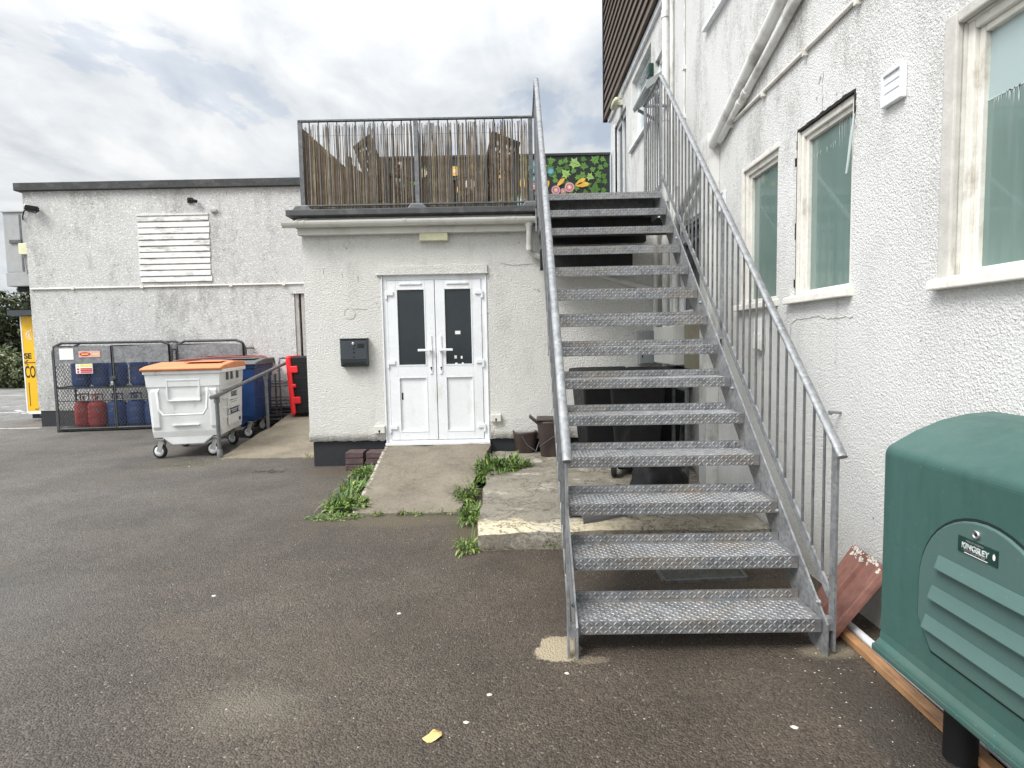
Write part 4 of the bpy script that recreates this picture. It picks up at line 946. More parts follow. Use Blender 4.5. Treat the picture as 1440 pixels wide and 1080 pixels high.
# louvre vents
def vent(y0, y1, z0, z1, lab):
    t = thing('louvre_vent', lab, 'vent', (XW, (y0+y1)/2, z0), 'white louvre vents on the main building')
    q = MB(); b = .016; xa = XW-.03
    q.box(xa, XW-.001, y0, y0+b, z0, z1); q.box(xa, XW-.001, y1-b, y1, z0, z1); q.box(xa, XW-.001, y0+b, y1-b, z0, z0+b); q.box(xa, XW-.001, y0+b, y1-b, z1-b, z1); q.box(XW-.016, XW-.002, y0+b, y1-b, z0+b, z1-b)
    q.build('frame', m_upvc, t, .003)
    for k in range(3):
        h_ = (z1-z0-2*b)/3; z = z0+b+k*h_
        MB().prism([(XW-.019, z+.001), (XW-.022, z+.006), (XW-.019, z+h_-.001), (XW-.014, z+h_-.001), (XW-.016, z+.001)], y0+b, y1-b, 'y').build('flap', m_upvc, t)
vent(2.812, 2.967, 2.635, 2.795, 'white three flap louvre vent high on the wall between the two nearer windows')
vent(5.10, 5.255, 2.63, 2.79, 'white louvre vent beside the boxed pipe behind the stair railing')
p = W(1183, 580); t = thing('wall_tap', 'small grey pipe stub sticking out of the white wall above the roof tiles', 'pipe', (XW, p.y, p.z))
MB().tube([(XW, p.y, p.z), (XW-.06, p.y, p.z+.004)], .008, 8).build('stub', m_galv, t); MB().lathe([(.013, 0), (.013, -.014)], (XW-.055, p.y, p.z), 10, 0, 'x').build('cap', m_galv, t)
p = W(1072, 485); q = MB(); q.box(XW-.04, XW-.001, 4.30, 4.42, 1.42, 1.66); q.box(XW-.05, XW-.04, 4.31, 4.41, 1.43, 1.55); single('cable_box', q, m_pvc_pipe, 'white cable box on the wall below the further window behind the balusters', 'box', bevel=.005)

# meter boxes beneath the landing
def meter(name, y0, y1, z0, z1, d, mt, lab, doors=1):
    t = thing(name, lab, 'meter box', (XW, (y0+y1)/2, z0), 'meter boxes under the stairs')
    MB().box(XW-d, XW-.001, y0, y1, z0, z1).build('casing', mt, t, .004)
    n = doors
    for k in range(n):
        a = y0+(y1-y0)*k/n+.006; b = y0+(y1-y0)*(k+1)/n-.006
        o = MB().box(XW-d-.012, XW-d, a, b, z0+.01, z1-.01).build('door', mt, t, .003)
        MB().lathe([(.012, 0), (.012, -.008)], (XW-d-.012, a+.05, (z0+z1)/2), 10, 0, 'x').build('knob', m_slate_d, o)
meter('meter_box', 6.14, 6.98, 1.24, 1.66, .16, m_meter, 'white two door meter box on the main wall seen between the treads', 2)
meter('meter_board', 5.62, 6.12, 1.2, 1.72, .05, m_olive, 'olive brown meter board next to the white meter box under the stairs', 1)
x0 = 1.52; t = thing('meter_box', 'grey meter box in the corner behind the wheelie bins under the stairs', 'meter box', (1.66, YF, 1.2), 'meter boxes under the stairs')
MB().box(1.56, 1.76, YF-.14, YF-.001, 1.22, 1.62).build('casing', m_metergrey, t, .004); MB().box(1.57, 1.75, YF-.15, YF-.14, 1.23, 1.61).build('door', m_metergrey, t, .003); MB().box(1.58, 1.595, YF-.154, YF-.15, 1.3, 1.33).build('latch', m_slate_d, t)

# ------------------------------------------------------------------ stairs
SW, SG, SR, SZ = 1.17, .2476, .217, .1053
st = thing('external_staircase', 'galvanised steel external staircase with checker plate treads and railings', 'staircase')
K = SR/SG
NH = .064                                                                     # nose height
def tread_mb(depth, x0=.004, x1=SW-.004, loz=True, back=.046):
    q = MB(); th = .005
    prof = [(0, -NH), (th, -NH), (th, -th), (depth-th, -th), (depth-th, back), (depth, back), (depth, -th-.002), (depth-.001, 0-th), (th, 0)]
    # outer skin: nose, top, upstand, each a plate
    q.box(x0, x1, 0, th, -NH, 0); q.box(x0, x1, th, depth, -th, 0)
    if back: q.box(x0, x1, depth, depth+th, -th-.02, back)
    def lozenge(cx, cy, ang, plane):
        L, Wd, Hh = .0148, .0048, .0034
        ca, sa = math.cos(ang), math.sin(ang)
        def pt(a, b, h):
            u, v_ = cx+a*ca-b*sa, cy+a*sa+b*ca
            return {'t': (u, v_, h), 'n': (u, -h, v_), 'b': (u, depth-h, v_)}[plane]
        vs = [pt(-L, 0, 0), pt(0, -Wd, 0), pt(L, 0, 0), pt(0, Wd, 0), pt(-L*.35, 0, Hh), pt(L*.35, 0, Hh)]
        q.add(vs, [(0, 1, 5, 4), (1, 2, 5), (2, 3, 4, 5), (3, 0, 4)], 1)
    if loz:
        s_ = .0225; nxx = int((x1-x0-.02)/s_)
        for i in range(nxx):
            for j in range(int((depth-.016)/s_)):
                lozenge(x0+.018+i*s_, .016+j*s_, R_(45 if (i+j) % 2 else -45), 't')
            for j in range(3): lozenge(x0+.018+i*s_, -.011-j*.0205, R_(45 if (i+j) % 2 else -45), 'n')
            if back:
                for j in range(2): lozenge(x0+.018+i*s_, .012+j*.0205, R_(45 if (i+j) % 2 else -45), 'b')
    return q
tm = tread_mb(.235)
t0 = tm.build('tread', [m_galv_tread, m_galv_loz], st, fix=False)
cleat = MB(); cleat.box(0, .04, .02, .22, -.012, -.0055); cleat.box(SW-.04, SW, .02, .22, -.012, -.0055); cl0 = cleat.build('cleat', m_galv, t0)
for n in range(13):
    if n == 0: o = t0
    else:
        o = t0.copy(); COL.objects.link(o); o.parent = st
        c_ = cl0.copy(); COL.objects.link(c_); c_.parent = o
    o.location = (0, n*SG, SZ+NH+n*SR)
LZ = SZ+NH+13*SR; LY0 = 13*SG; LY1 = 4.46
lq = tread_mb(LY1-LY0, loz=False, back=0); 
for i in range(52):
    for j in range(3):
        cx, cz = .02+i*.0225, -.011-j*.0205; a = R_(45 if (i+j) % 2 else -45); ca, sa = math.cos(a)*.0135, math.sin(a)*.0135
        lq.add([(cx-ca, 0, cz-sa), (cx+sa*.385, 0, cz-ca*.385), (cx+ca, 0, cz+sa), (cx-sa*.385, 0, cz+ca*.385), (cx, -.0026, cz)], [(0, 1, 4), (1, 2, 4), (2, 3, 4), (3, 0, 4)], 1)
lo_ = lq.build('landing', [m_galv_tread, m_galv_loz], st, fix=False); lo_.location = (0, LY0, LZ)
fr = MB()
for y in (LY0+.25, LY0+.75, LY1-.05): fr.box(.01, SW-.01, y, y+.05, LZ-.16, LZ-.006)
fr.build('landing_frame', m_galv_bar, st)
tbm = MB(); tbm.box(.012, SW+.2, LY0+.42, LY0+.52, LZ-.34, LZ-.17); tbm.box(-.0, SW-.1, LY1-.32, LY1-.10, LZ-.62, LZ-.40); tbm.box(0.02, SW+.1, LY1-.12, LY1+.02, LZ-.30, LZ-.17)
tbm.build('support_beam', m_timber_dark, st)
def stringer(x0, x1):
    zt = lambda y: SZ+NH+.018+y*K
    d = .285; y0 = -.035
    poly = [(y0, .0), (y0, zt(y0)-.0), (LY0, zt(LY0)), (LY1, zt(LY0)), (LY1, zt(LY0)-.24), (LY0+.05, zt(LY0)-.24), (.11, 0)]
    q = MB(); q.prism(poly, x0, x1, 'x'); s_ = q.build('stringer', m_galv, st)
    return s_
s1 = stringer(-.011, -.001); s2 = stringer(SW+.001, SW+.011)
def bolts(par, x, sg):
    for y, z in ((.03, .12), (.03, .24), (.5, .55), (1.2, 1.18), (1.9, 1.80), (2.6, 2.42)):
        b_ = MB(); b_.lathe([(.013, 0), (.013, sg*.010), (.007, sg*.011), (.007, sg*.02)], (x, y, z), 8, 0, 'x'); b_.build('bolt', m_galv, par)
bolts(s1, -.011, -1); bolts(s2, SW+.001, -1)
rh = lambda y: 1.02+.935*(y)
YT = 3.36
def railing(x, xs, right):
    s_ = 1 if right else -1
    # handrail: flattened half-round bar
    pts = [(x, -.06, rh(-.06)), (x, YT, rh(YT)), (x, 4.14, rh(YT)+.005)]
    q = MB(); q.tube(pts[:2], .0235, 14, 0, True, 1., .6); q.tube([(x, YT-.012, rh(YT)-.008), (x, YT+.03, rh(YT)+.01), (x, 4.14, rh(YT)+.012)], .0225, 12, 0, True, 1., .65)
    if right: q.tube([(x, 4.14, rh(YT)+.012), (x+.27, 4.14, rh(YT)+.012)], .020, 10)
    else: q.tube([(x, 4.14, rh(YT)+.012), (x, 4.36, rh(YT)+.012)], .024, 10)
    q.build('handrail', m_galv, st)
    zb = lambda y: SZ+NH+.085+y*K
    q = MB(); q.beam((x, .02, zb(.02)), (x, YT, zb(YT)), .012, .046, (0, -K, 1)); q.beam((x, YT, zb(LY0)+.01), (x, 4.16, zb(LY0)+.01), .012, .046)
    if right: q.beam((x, 4.14, zb(LY0)+.01), (x+.27, 4.14, zb(LY0)+.01), .012, .04)
    q.build('bottom_rail', m_galv, st)
    for y, zl in ((.0, .0 if not right else .02), (1.55, zb(1.55)-.2), (YT, LZ-.2), (4.14, LZ-.2)):
        q = MB(); zt_ = rh(min(y, YT))-.008; q.box(x-.006, x+.006, y-.024, y+.024, zl, zt_)
        xo = xs
        if y < 4: q.box(min(x, xo), max(x, xo), y-.02, y+.02, zl+.10, zl+.16)
        q.build('post', m_galv, st)
    y = .10
    while y < 4.1:
        if min(abs(y-a) for a in (1.55, YT)) > .045:
            b0, b1 = (zb(y), rh(y)) if y < YT else (zb(LY0), rh(YT))
            MB().tube([(x, y, b0), (x, y, b1-.006)], .0075, 6, 0, False).build('baluster', m_galv_bar, st)
        y += .104
    if right:
        for k in range(1, 3): MB().tube([(x+.09*k, 4.14, zb(LY0)), (x+.09*k, 4.14, rh(YT))], .0075, 6, 0, False).build('baluster', m_galv_bar, st)
railing(SW+.045, SW+.011, True); railing(-.045, -.011, False)
st.location = (.2921, 2.70, 0); st.rotation_euler.z = -.0153

# ------------------------------------------------------------------ green tank
YE, YN, XT = 2.10, .55, 1.358
tk = thing('green_plastic_housing', 'dark green moulded plastic tank housing with arched louvred door on black legs', 'tank', (1.6, 1.3, 0))
prof = [(XT-.022, .352), (XT-.022, .372), (XT-.004, .392), (XT, .42), (XT, 1.075)]
for k in range(7): a = math.pi-(math.pi*.5)*k/6*.72; prof.append((XT+.045+math.cos(a)*.045, 1.083+math.sin(a)*.045))
for x, z in ((1.47, 1.172), (1.56, 1.208), (1.65, 1.228), (1.74, 1.235), (1.80, 1.225), (1.85, 1.19), (1.865, 1.12), (1.865, .352)): prof.append((x, z))
q = MB(); NS = 1
q.prism(prof, YN, YE, 'y'); q.build('body', m_tank, tk, .012, 3)
q = MB(); q.box(XT-.024, 1.87, YN-.02, YE+.012, .338, .366); q.build('base_flange', m_tank, tk, .008)
YC, DWd, DZB, DZS = 1.63, .262, .485, .70
def doorshape(g_):
    w_ = DWd+g_; pts = [(YC-w_, DZS), (YC-w_, DZB+.09), (YC-w_+.065, DZB-g_), (YC+w_-.065, DZB-g_), (YC+w_, DZB+.09), (YC+w_, DZS)]
    for k in range(1, 20): a = math.pi*k/20; pts.append((YC+math.cos(a)*w_, DZS+math.sin(a)*(.268+g_)))
    return pts
MB().prism(doorshape(.009), XT-.0015, XT+.01, 'x').build('door_gap', m_tank_gap, tk)
dq = MB(); dq.prism(doorshape(0), XT-.010, XT+.01, 'x'); tdoor = dq.build('door', m_tdoor, tk, .006, 3)
for za, ya_, yb_ in ((.795, 1.805, 1.455), (.687, 1.83, 1.43), (.578, 1.855, 1.405)):
    q = MB(); h_ = .024; x = XT-.010
    q.add([(x, ya_, za+h_), (x, yb_, za+h_), (x-.024, yb_+.012, za-h_*.75), (x-.024, ya_-.012, za-h_*.75), (x, ya_+.006, za-h_), (x, yb_-.006, za-h_)], [(0, 1, 2, 3), (3, 2, 5, 4), (0, 3, 4), (1, 5, 2), (0, 4, 5, 1)])
    q.build('louvre', m_tdoor, tdoor, .004)
q = MB(); q.lathe([(.0125, 0), (.0125, -.007), (.009, -.008), (.008, -.004)], (XT-.010, 1.654, .932), 18, 0, 'x'); lk = q.build('lock', m_steel, tdoor); MB().disc((XT-.0155, 1.654, .932), .0045, 'x', 10).build('keyhole', m_slate_d, lk)
MB().box(XT-.0125, XT-.010, 1.578, 1.722, .862, .910).build('name_plate', m_plate, tdoor)
XL = XT-.0135
text('name_lettering', 'KINGSLEY', .024, (XL, 1.706, .878), ROT_LEFT, m_worn, tdoor, .92, .0004)
text('name_lettering', 'PLASTICS LIMITED', .0095, (XL, 1.70, .8695), ROT_LEFT, m_cagesheet, tdoor, 1.05)
text('name_lettering', 'MADE IN ENGLAND', .007, (XL, 1.69, .8995), ROT_LEFT, m_cagesheet, tdoor, 1.0)
q = MB(); q.box(XL-.001, XL, 1.61, 1.695, .8648, .8667); fl_ = [(0, .012), (.005, .004), (.004, -.006), (0, -.009), (-.004, -.006), (-.005, .004)]
q.add([(XL-.001, 1.588+a, .888+b) for a, b in fl_], [tuple(range(6))]); q.build('flame_mark', m_white, tdoor)
q = MB(); q.disc((XT-.0455, 1.80, .578), .0, 'x', 8)
for x, y in ((1.575, 1.97), (1.575, .75), (1.78, 1.97), (1.78, .75)):
    MB().lathe([(.052, 0), (.052, .34)], (x, y, 0), 18).build('leg', m_black, tk)

# ------------------------------------------------------------------ roof tiles, plank, white pipe
def tile(P0, eu, ev, lab):
    t = thing('roof_tile', lab, 'roof tile', P0, 'old roof tiles leaning on the wall')
    eu = V(eu).normalized(); ev = V(ev); ev = (ev-eu*ev.dot(eu)).normalized(); en = ev.cross(eu).normalized()
    if en.x > 0: en = -en
    Wd, L, th = .33, .425, .014; q = MB(); nu, nv = 44, 8; up, dn = [], []
    def hgt(s_):
        f_ = (s_*2) % 1.0 if s_ < .999 else 1.0
        z = .030*(1-f_)**1.4 if f_ > .06 else .030*(f_/.06)*.9
        return z
    for j in range(nv+1):
        for i in range(nu+1):
            s_, r_ = i/nu, j/nv; h = hgt(s_); jit = .004*mnoise.noise(V((s_*9, r_*9, P0[1])))*(1 if j in (0, nv) else 0)
            b_ = V(P0)+eu*(s_*Wd)+ev*(r_*L+jit); up.append(b_+en*(h+th)); dn.append(b_+en*h*.8)
    n = nu+1; m = len(up); q.v = up+dn
    def fa_(*f): q.f.append(list(f)); q.m.append(0); q.sm.append(False)
    for j in range(nv):
        for i in range(nu):
            a = j*n+i; fa_(a, a+1, a+n+1, a+n); fa_(m+a, m+a+n, m+a+n+1, m+a+1)
    for i in range(nu):
        for a, b in ((i, i+1), (nv*n+i, nv*n+i+1)): fa_(a, b, m+b, m+a)
    for j in range(nv):
        for a, b in ((j*n, j*n+n), (j*n+nu, j*n+n+nu)): fa_(a, b, m+b, m+a)
    q.build('body', m_terra, t)
    e = MB()                                                                # lime mortar left along the top edge
    for k in range(60):
        s_ = random.uniform(.05, .97); p = V(P0)+eu*(s_*Wd)+ev*(L-random.uniform(.0, .022))+en*(hgt(s_)+th+.0012); r = random.uniform(.004, .010)
        e.add([p+eu*(math.cos(a)*r*random.uniform(.6, 1.3))+ev*(math.sin(a)*r*random.uniform(.5, 1.)) for a in [k2*.9 for k2 in range(7)]], [tuple(range(7))])
    e.build('mortar', m_chip, t, fix=False)
tile((1.560, 2.765, .008), (.02, .31, .0), (.262, .07, .336), 'front red clay roof tile leaning against the white wall')
tile((1.605, 2.80, .012), (.03, .31, .0), (.232, .07, .35), 'second red clay roof tile mostly hidden behind the front one')
q = MB(); q.beam((1.655, 2.86, .02), (1.60, .6, .02), .050, .036)
single('timber_plank', q, m_plank, 'orange brown softwood batten lying on the ground beside the tank', 'plank', bevel=.004)
q = MB(); q.tube([(1.715, 2.90, .028), (1.705, 1.9, .028), (1.70, .7, .028)], .021, 12); q.tube([(1.7065, 2.05, .028), (1.706, 1.99, .028)], .025, 12)
single('plastic_pipe', q, m_upvc, 'white plastic pipe lying between the wooden batten and the wall', 'pipe')

# ------------------------------------------------------------------ under the stairs
def wheelie(loc, rz, lab, mt=m_black):
    t = thing('wheelie_bin', lab, 'wheelie bin', (0, 0, 0), 'black wheelie bins under the stairs')
    q = MB(); b = [(-.20, -.22), (.20, -.22), (.20, .20), (-.20, .20)]; tp = [(-.27, -.32), (.27, -.32), (.27, .30), (-.27, .30)]
    q.add([(x, y, .06) for x, y in b]+[(x, y, .98) for x, y in tp], [(3, 2, 1, 0), (4, 5, 6, 7)]+[(i, (i+1) % 4, 4+(i+1) % 4, 4+i) for i in range(4)]); q.build('body', mt, t, .02)
    q = MB(); q.box(-.285, .285, -.345, .325, .96, 1.0); q.build('rim', mt, t, .01)
    q = MB(); q.prism([(-.35, 1.0), (-.35, 1.03), (0, 1.075), (.34, 1.05), (.36, 1.0)], -.285, .285, 'x'); q.build('lid', mt, t, .01)
    for sx in (-1, 1):
        MB().lathe([(.10, sx*.21), (.10, sx*.26), (.05, sx*.265)], (0, .22, .10), 16, 0, 'x').build('wheel', m_rubber, t)
    MB().tube([(-.25, .36, .99), (.25, .36, .99)], .018, 8).build('handle', mt, t)
    t.location = loc; t.rotation_euler.z = rz; return t
w_ = wheelie((.98, 6.45, .15), R_(6), 'black wheelie bin with white painted marks, leftmost under the stairs')
q = text('painted_mark', 'L3', .17, (.06-.12, -.312, .72), Matrix.Rotation(R_(84), 3, 'X'), m_white, w_, .8, .002)
wheelie((1.55, 6.30, .15), R_(-5), 'black wheelie bin against the main wall under the stairs')
wheelie((1.27, 5.95, .15), R_(172), 'black wheelie bin standing nearest the treads under the stairs')
q = MB(); pr = [(4.36+.10*math.cos(a), .145+.10*math.sin(a)) for a in [math.pi*k/12 for k in range(13)]]+[(4.36+.09*math.cos(a), .145+.09*math.sin(a)) for a in [math.pi-math.pi*k/12 for k in range(13)]]
q.prism(pr, .40, .80, 'x'); q.xf(Matrix.Translation((.6, 4.5, 0)) @ Matrix.Rotation(.5, 4, 'Z') @ Matrix.Translation((-.6, -4.45, 0)))
single('plastic_channel', q, m_grey_pl, 'grey half round plastic channel lying on the slab under the stairs', 'channel')
q = MB(); vs = []; NU, NVV = 22, 10
for j in range(NVV+1):
    for i in range(NU):
        a, e = 2*math.pi*i/NU, math.pi/2*j/NVV; r = 1+.28*mnoise.noise(V((math.cos(a)*1.6, math.sin(a)*1.6, e*1.5)))
        vs.append((.92+math.cos(a)*math.cos(e)*.30*r, 4.75+math.sin(a)*math.cos(e)*.24*r, .14+math.sin(e)*.15*r))
q.add(vs, [(j*NU+i, j*NU+(i+1) % NU, (j+1)*NU+(i+1) % NU, (j+1)*NU+i) for j in range(NVV) for i in range(NU)], 0, True)
single('plastic_sack', q, m_black, 'crumpled black plastic sack lying on the slab under the stairs', 'sack')
q = MB(); a, b, c_, d_ = atz(924, 803), atz(1038, 800), atz(1050, 815), atz(935, 820); 
q.add([p+V((0, 0, .012)) for p in (a, b, c_, d_)]+[p+V((0, 0, -.01)) for p in (a, b, c_, d_)], [(0, 1, 2, 3), (0, 4, 5, 1), (1, 5, 6, 2), (2, 6, 7, 3), (3, 7, 4, 0)])
mc = thing('drain_cover', 'square concrete drain cover set in the asphalt under the stairs', 'drain cover', (a+c_)/2)
q.build('cover', m_cover, mc); e = MB()
for p0, p1 in ((a, b), (b, c_), (c_, d_), (d_, a)): e.beam(p0+V((0, 0, .008)), p1+V((0, 0, .008)), .02, .022)
e.build('rim', m_galv_bar, mc)

q = MB(); q.tube([(1.62, 5.35, .15), (1.60, 5.30, 1.05)], .02, 8); q.tube([(1.60, 5.30, 1.05), (1.60, 5.75, 1.05)], .02, 8); q.tube([(1.62, 5.80, .15), (1.60, 5.75, 1.05)], .02, 8)
single('metal_frame', q, m_galv_dark, 'bent dark tubular frame standing by the wall among the bins under the stairs', 'frame')
q = MB(); vs = []; NU, NVV = 22, 10
for j in range(NVV+1):
    for i in range(NU):
        a_, e = 2*math.pi*i/NU, math.pi/2*j/NVV; r = 1+.3*mnoise.noise(V((math.cos(a_)*1.9+5, math.sin(a_)*1.9, e*1.8)))
        vs.append((1.30+math.cos(a_)*math.cos(e)*.26*r, 5.15+math.sin(a_)*math.cos(e)*.22*r, .14+math.sin(e)*.30*r))
q.add(vs, [(j*NU+i, j*NU+(i+1) % NU, (j+1)*NU+(i+1) % NU, (j+1)*NU+i) for j in range(NVV) for i in range(NU)], 0, True)
single('plastic_sack', q, m_black, 'upright full black rubbish sack in front of the wheelie bins under the stairs', 'sack')

# ------------------------------------------------------------------ brown caddies and bricks by the doors
def caddy(loc, h, w0, w1, lab, lid, rz):
    t = thing('food_waste_caddy', lab, 'caddy', (0, 0, 0), 'brown food waste caddies')
    q = MB(); n = 20
    def ring(r, z, e=3.2):
        o = []
        for k in range(n):
            a = 2*math.pi*k/n; c_, s_ = math.cos(a), math.sin(a); o.append((abs(c_)**(2/e)*math.copysign(1, c_)*r, abs(s_)**(2/e)*math.copysign(1, s_)*r, z))
        return o
    rs = [ring(w0/2, 0), ring(w1/2, h), ring(w1/2+.012, h), ring(w1/2+.012, h-.025), ring(w1/2-.008, h-.02), ring(w0/2-.01, .02)]
    order = [0, 3, 2, 4, 5]; vs = [p for i in order for p in rs[i]]
    q.add(vs, [(j*n+k, j*n+(k+1) % n, (j+1)*n+(k+1) % n, (j+1)*n+k) for j in range(4) for k in range(n)], 0, True); q.add(rs[0], [tuple(range(n))]); q.add(rs[5], [tuple(range(n))]); q.build('body', m_caddy, t)
    if lid:
        q = MB(); q.box(-w1/2-.015, w1/2+.015, -w1/2-.015, w1/2+.015, h, h+.025); q.xf(Matrix.Translation((0, 0, 0))); q.build('lid', m_caddy, t, .01)
        q = MB(); q.beam((-w1/2, 0, h-.04), (-w1/2-.10, 0, h+.05), .018, .2, (0, 1, 0)); q.build('lid_flap', m_caddy, t, .006)
        q = MB(); q.tube([(-w1/2+.02, -w1/2-.012, h-.30), (.06, -w1/2-.03, h-.16), (w1/2+.012, -w1/2-.01, h-.04)], .008, 6); q.build('handle', m_caddy, t)
    else:
        q = MB(); q.tube([(w1/2+.01, -.05, h-.03), (w1/2+.03, -.12, h*.6), (w1/2-.03, -w1/2-.02, h*.12)], .006, 6); q.tube([(-.06, -w1/2-.012, h-.04), (.0, -w1/2-.02, h-.15), (.09, -w1/2-.02, h-.22)], .006, 6); q.build('handle', m_grey_pl, t)
    t.location = loc; t.rotation_euler.z = rz
p = atz(739, 641, .13); caddy((p.x+.0, p.y+.13, .15), .27, .22, .27, 'small open brown caddy by the wall near the weeds', False, R_(8))
p = atz(769, 645, .13); caddy((p.x+.06, p.y+.12, .15), .43, .25, .31, 'taller brown caddy with its lid flap open by the stairs', True, R_(-4))
def brickstack(u, v, lab, rz=.06):
    p = atz(u, v); t = thing('brick_stack', lab, 'bricks', (0, 0, 0), 'stacked purple brown bricks')
    for k in range(3): MB().box(-.108, .108, 0, .215, .003+k*.076, .072+k*.076).build('brick', m_brick, t, .006)
    t.location = (p.x, p.y, 0); t.rotation_euler.z = rz
brickstack(499, 662, 'left stack of purple brown bricks beside the ramp', .02); brickstack(528, 662, 'right stack of purple brown bricks touching the ramp', .03)

# ------------------------------------------------------------------ big four wheeled bins
def big_bin(name, body, lidm, lab, loc, rz, detail=True, wd=.96, dp=1.22):
    t = thing(name, lab, 'waste bin', (0, 0, 0), 'large four wheeled waste bins')
    q = MB(); zb, zt = .30, 1.17
    def sec(z, hw, y0, y1): return [(-hw, y0, z), (hw, y0, z), (hw, y1, z), (-hw, y1, z)]
    rings = [sec(zb, wd*.445, .07, dp-.07), sec(.38, wd*.452, .05, dp-.05), sec(1.0, wd*.472, .015, dp-.015), sec(1.0, wd*.48, .0, dp), sec(zt, wd*.49, -.01, dp+.01)]
    vs = [p for r in rings for p in r]
    q.add(vs, [(3, 2, 1, 0), (16, 17, 18, 19)]+[(j*4+k, j*4+(k+1) % 4, (j+1)*4+(k+1) % 4, (j+1)*4+k) for j in range(4) for k in range(4)])
    b_ = q.build('body', body, t, .018, 3)
    for y_, s_ in ((.07, -1), (dp-.07, 1)):                                     # keel between the castors
        q = MB(); q.prism([(-.37, .33), (-.20, .19), (.20, .19), (.37, .33)], y_+s_*.0, y_-s_*.30, 'y'); q.build('keel', body, t, .015)
    q = MB(); q.box(-wd*.5-.01, wd*.5+.01, -.03, dp+.03, zt, zt+.05); q.build('rim', body, t, .012)
    if detail:
        q = MB(); q.tube([(-.30, -.01, .97), (-.315, -.05, .93), (-.30, -.055, .70), (-.25, -.06, .62), (.25, -.06, .62), (.30, -.055, .70), (.315, -.05, .93), (.30, -.01, .97)], .016, 8); q.build('handle', body, t)
        q = MB(); za, zc = .80, 1.10
        yf = lambda z: .02*(1-(z-.38)/.62)*1.6-.002
        q.box(-.21, .21, -.012, .03, zc-.02, zc); q.box(-.21, .21, -.006, .04, za, za+.02); q.box(-.21, -.195, -.010, .03, za, zc); q.box(.195, .21, -.010, .03, za, zc)
        MB().box(-.17, .17, .01, .06, .46, .475).build('panel_rib', body, t, .004)
        q.build('front_panel', body, t, .004)
        for x in (-.37, .37):
            q = MB(); q.prism([(.05, .40), (.02, .45), (-.004, .94), (.03, .99), (.09, .99), (.09, .40)], x-.05, x+.05, 'x'); q.build('rib', body, t, .015)
    for k, z in enumerate((.52, .66, .80, .94)):
        f = (z-.38)/.62; hw = wd*(.452+.02*f); q = MB(); q.box(hw-.02, hw+.014, .16, dp-.16, z-.012, z+.012); q.box(-hw-.014, -hw+.02, .16, dp-.16, z-.012, z+.012); q.build('rib', body, t, .006)
    q = MB(); q.prism([(-.06, zt+.05), (-.07, zt+.085), (.10, zt+.115), (dp*.55, zt+.155), (dp-.06, zt+.14), (dp+.05, zt+.09), (dp+.05, zt+.05)], -wd*.5-.03, wd*.5+.03, 'x')
    l_ = q.build('lid', lidm, t, .016, 3)
    q = MB(); q.box(-.08, wd*.42, dp*.25, dp*.75, zt+.150, zt+.160); q.build('lid_grip', lidm, l_, .004)
    for x in (-wd*.36, wd*.36):
        for y, a in ((.14, 1.25), (dp-.14, 1.0)):
            q = MB(); q.box(x-.06, x+.06, y-.06, y+.06, .27, .285); q.lathe([(.03, .22), (.035, .27)], (x, y, 0), 10); q.beam((x-.032, y, .24), (x-.032, y+.05, .095), .006, .07, (0, 1, 0)); q.beam((x+.032, y, .24), (x+.032, y+.05, .095), .006, .07, (0, 1, 0))
            q.xf(Matrix.Translation((x, y, 0)) @ Matrix.Rotation(a, 4, 'Z') @ Matrix.Translation((-x, -y, 0)))
            c_ = q.build('castor', m_caster, t)
            q = MB(); q.lathe([(.075, -.024), (.098, -.018), (.10, 0), (.098, .018), (.075, .024)], (x, y+.05, .10), 20, 0, 'x'); q.xf(Matrix.Translation((x, y, 0)) @ Matrix.Rotation(a, 4, 'Z') @ Matrix.Translation((-x, -y, 0))); q.build('tyre', m_rubber, c_)
            q = MB(); q.lathe([(.02, -.03), (.068, -.026), (.072, 0), (.068, .026), (.02, .03)], (x, y+.05, .10), 18, 0, 'x'); q.xf(Matrix.Translation((x, y, 0)) @ Matrix.Rotation(a, 4, 'Z') @ Matrix.Translation((-x, -y, 0))); q.build('rim', m_white_bin, c_)
    if detail:
        x = wd*.465+.012
        pl = MB().box(x-.01, x+.004, .36, 1.0, .40, .92).build('label_panel', m_white_bin, t, .004); x += .0055
        MB().box(x-.002, x, .36, .96, .545, .635).build('label', m_inkblue, t)
        q = MB(); q.box(x, x+.0012, .38, .44, .555, .625); q.box(x, x+.0012, .88, .94, .555, .625)
        q.box(x, x+.0012, .50, .82, .598, .610); q.box(x, x+.0012, .53, .78, .572, .582); q.build('label_marking', m_white, t)
        text('brand_lettering', 'suez', .16, (x, .52, .80), ROT_RIGHT, m_ink, t, 1.1, .002)
        q = MB(); q.box(x-.002, x, .46, .62, .745, .757); q.box(x-.002, x, .64, .86, .745, .752); q.box(x-.002, x, .50, .80, .715, .722); q.box(x-.002, x, .88, .98, .41, .46); q.build('small_print', m_ink, t)
        hx = wd*.5+.02
        for y in (.30, .52, .82): MB().box(hx-.035, hx-.005, y, y+.05, 1.06, 1.17).build('lid_hinge', m_grey_pl, t, .004)
        q = MB(); q.beam((hx-.01, .0, 1.20), (hx-.01, dp, 1.20), .05, .05); q.build('lift_rail', body, t, .01)
    t.location = loc; t.rotation_euler.z = rz; return t
big_bin('white_waste_bin', m_white_bin, m_orange, 'large white four wheeled bin with a faded orange lid', (-4.50, 7.90, 0), R_(11))
big_bin('blue_waste_bin', m_blue_bin, m_grey_pl, 'large blue four wheeled bin with a grey lid behind the white bin', (-4.72, 9.45, 0), R_(9), False, 1.0, 1.15)
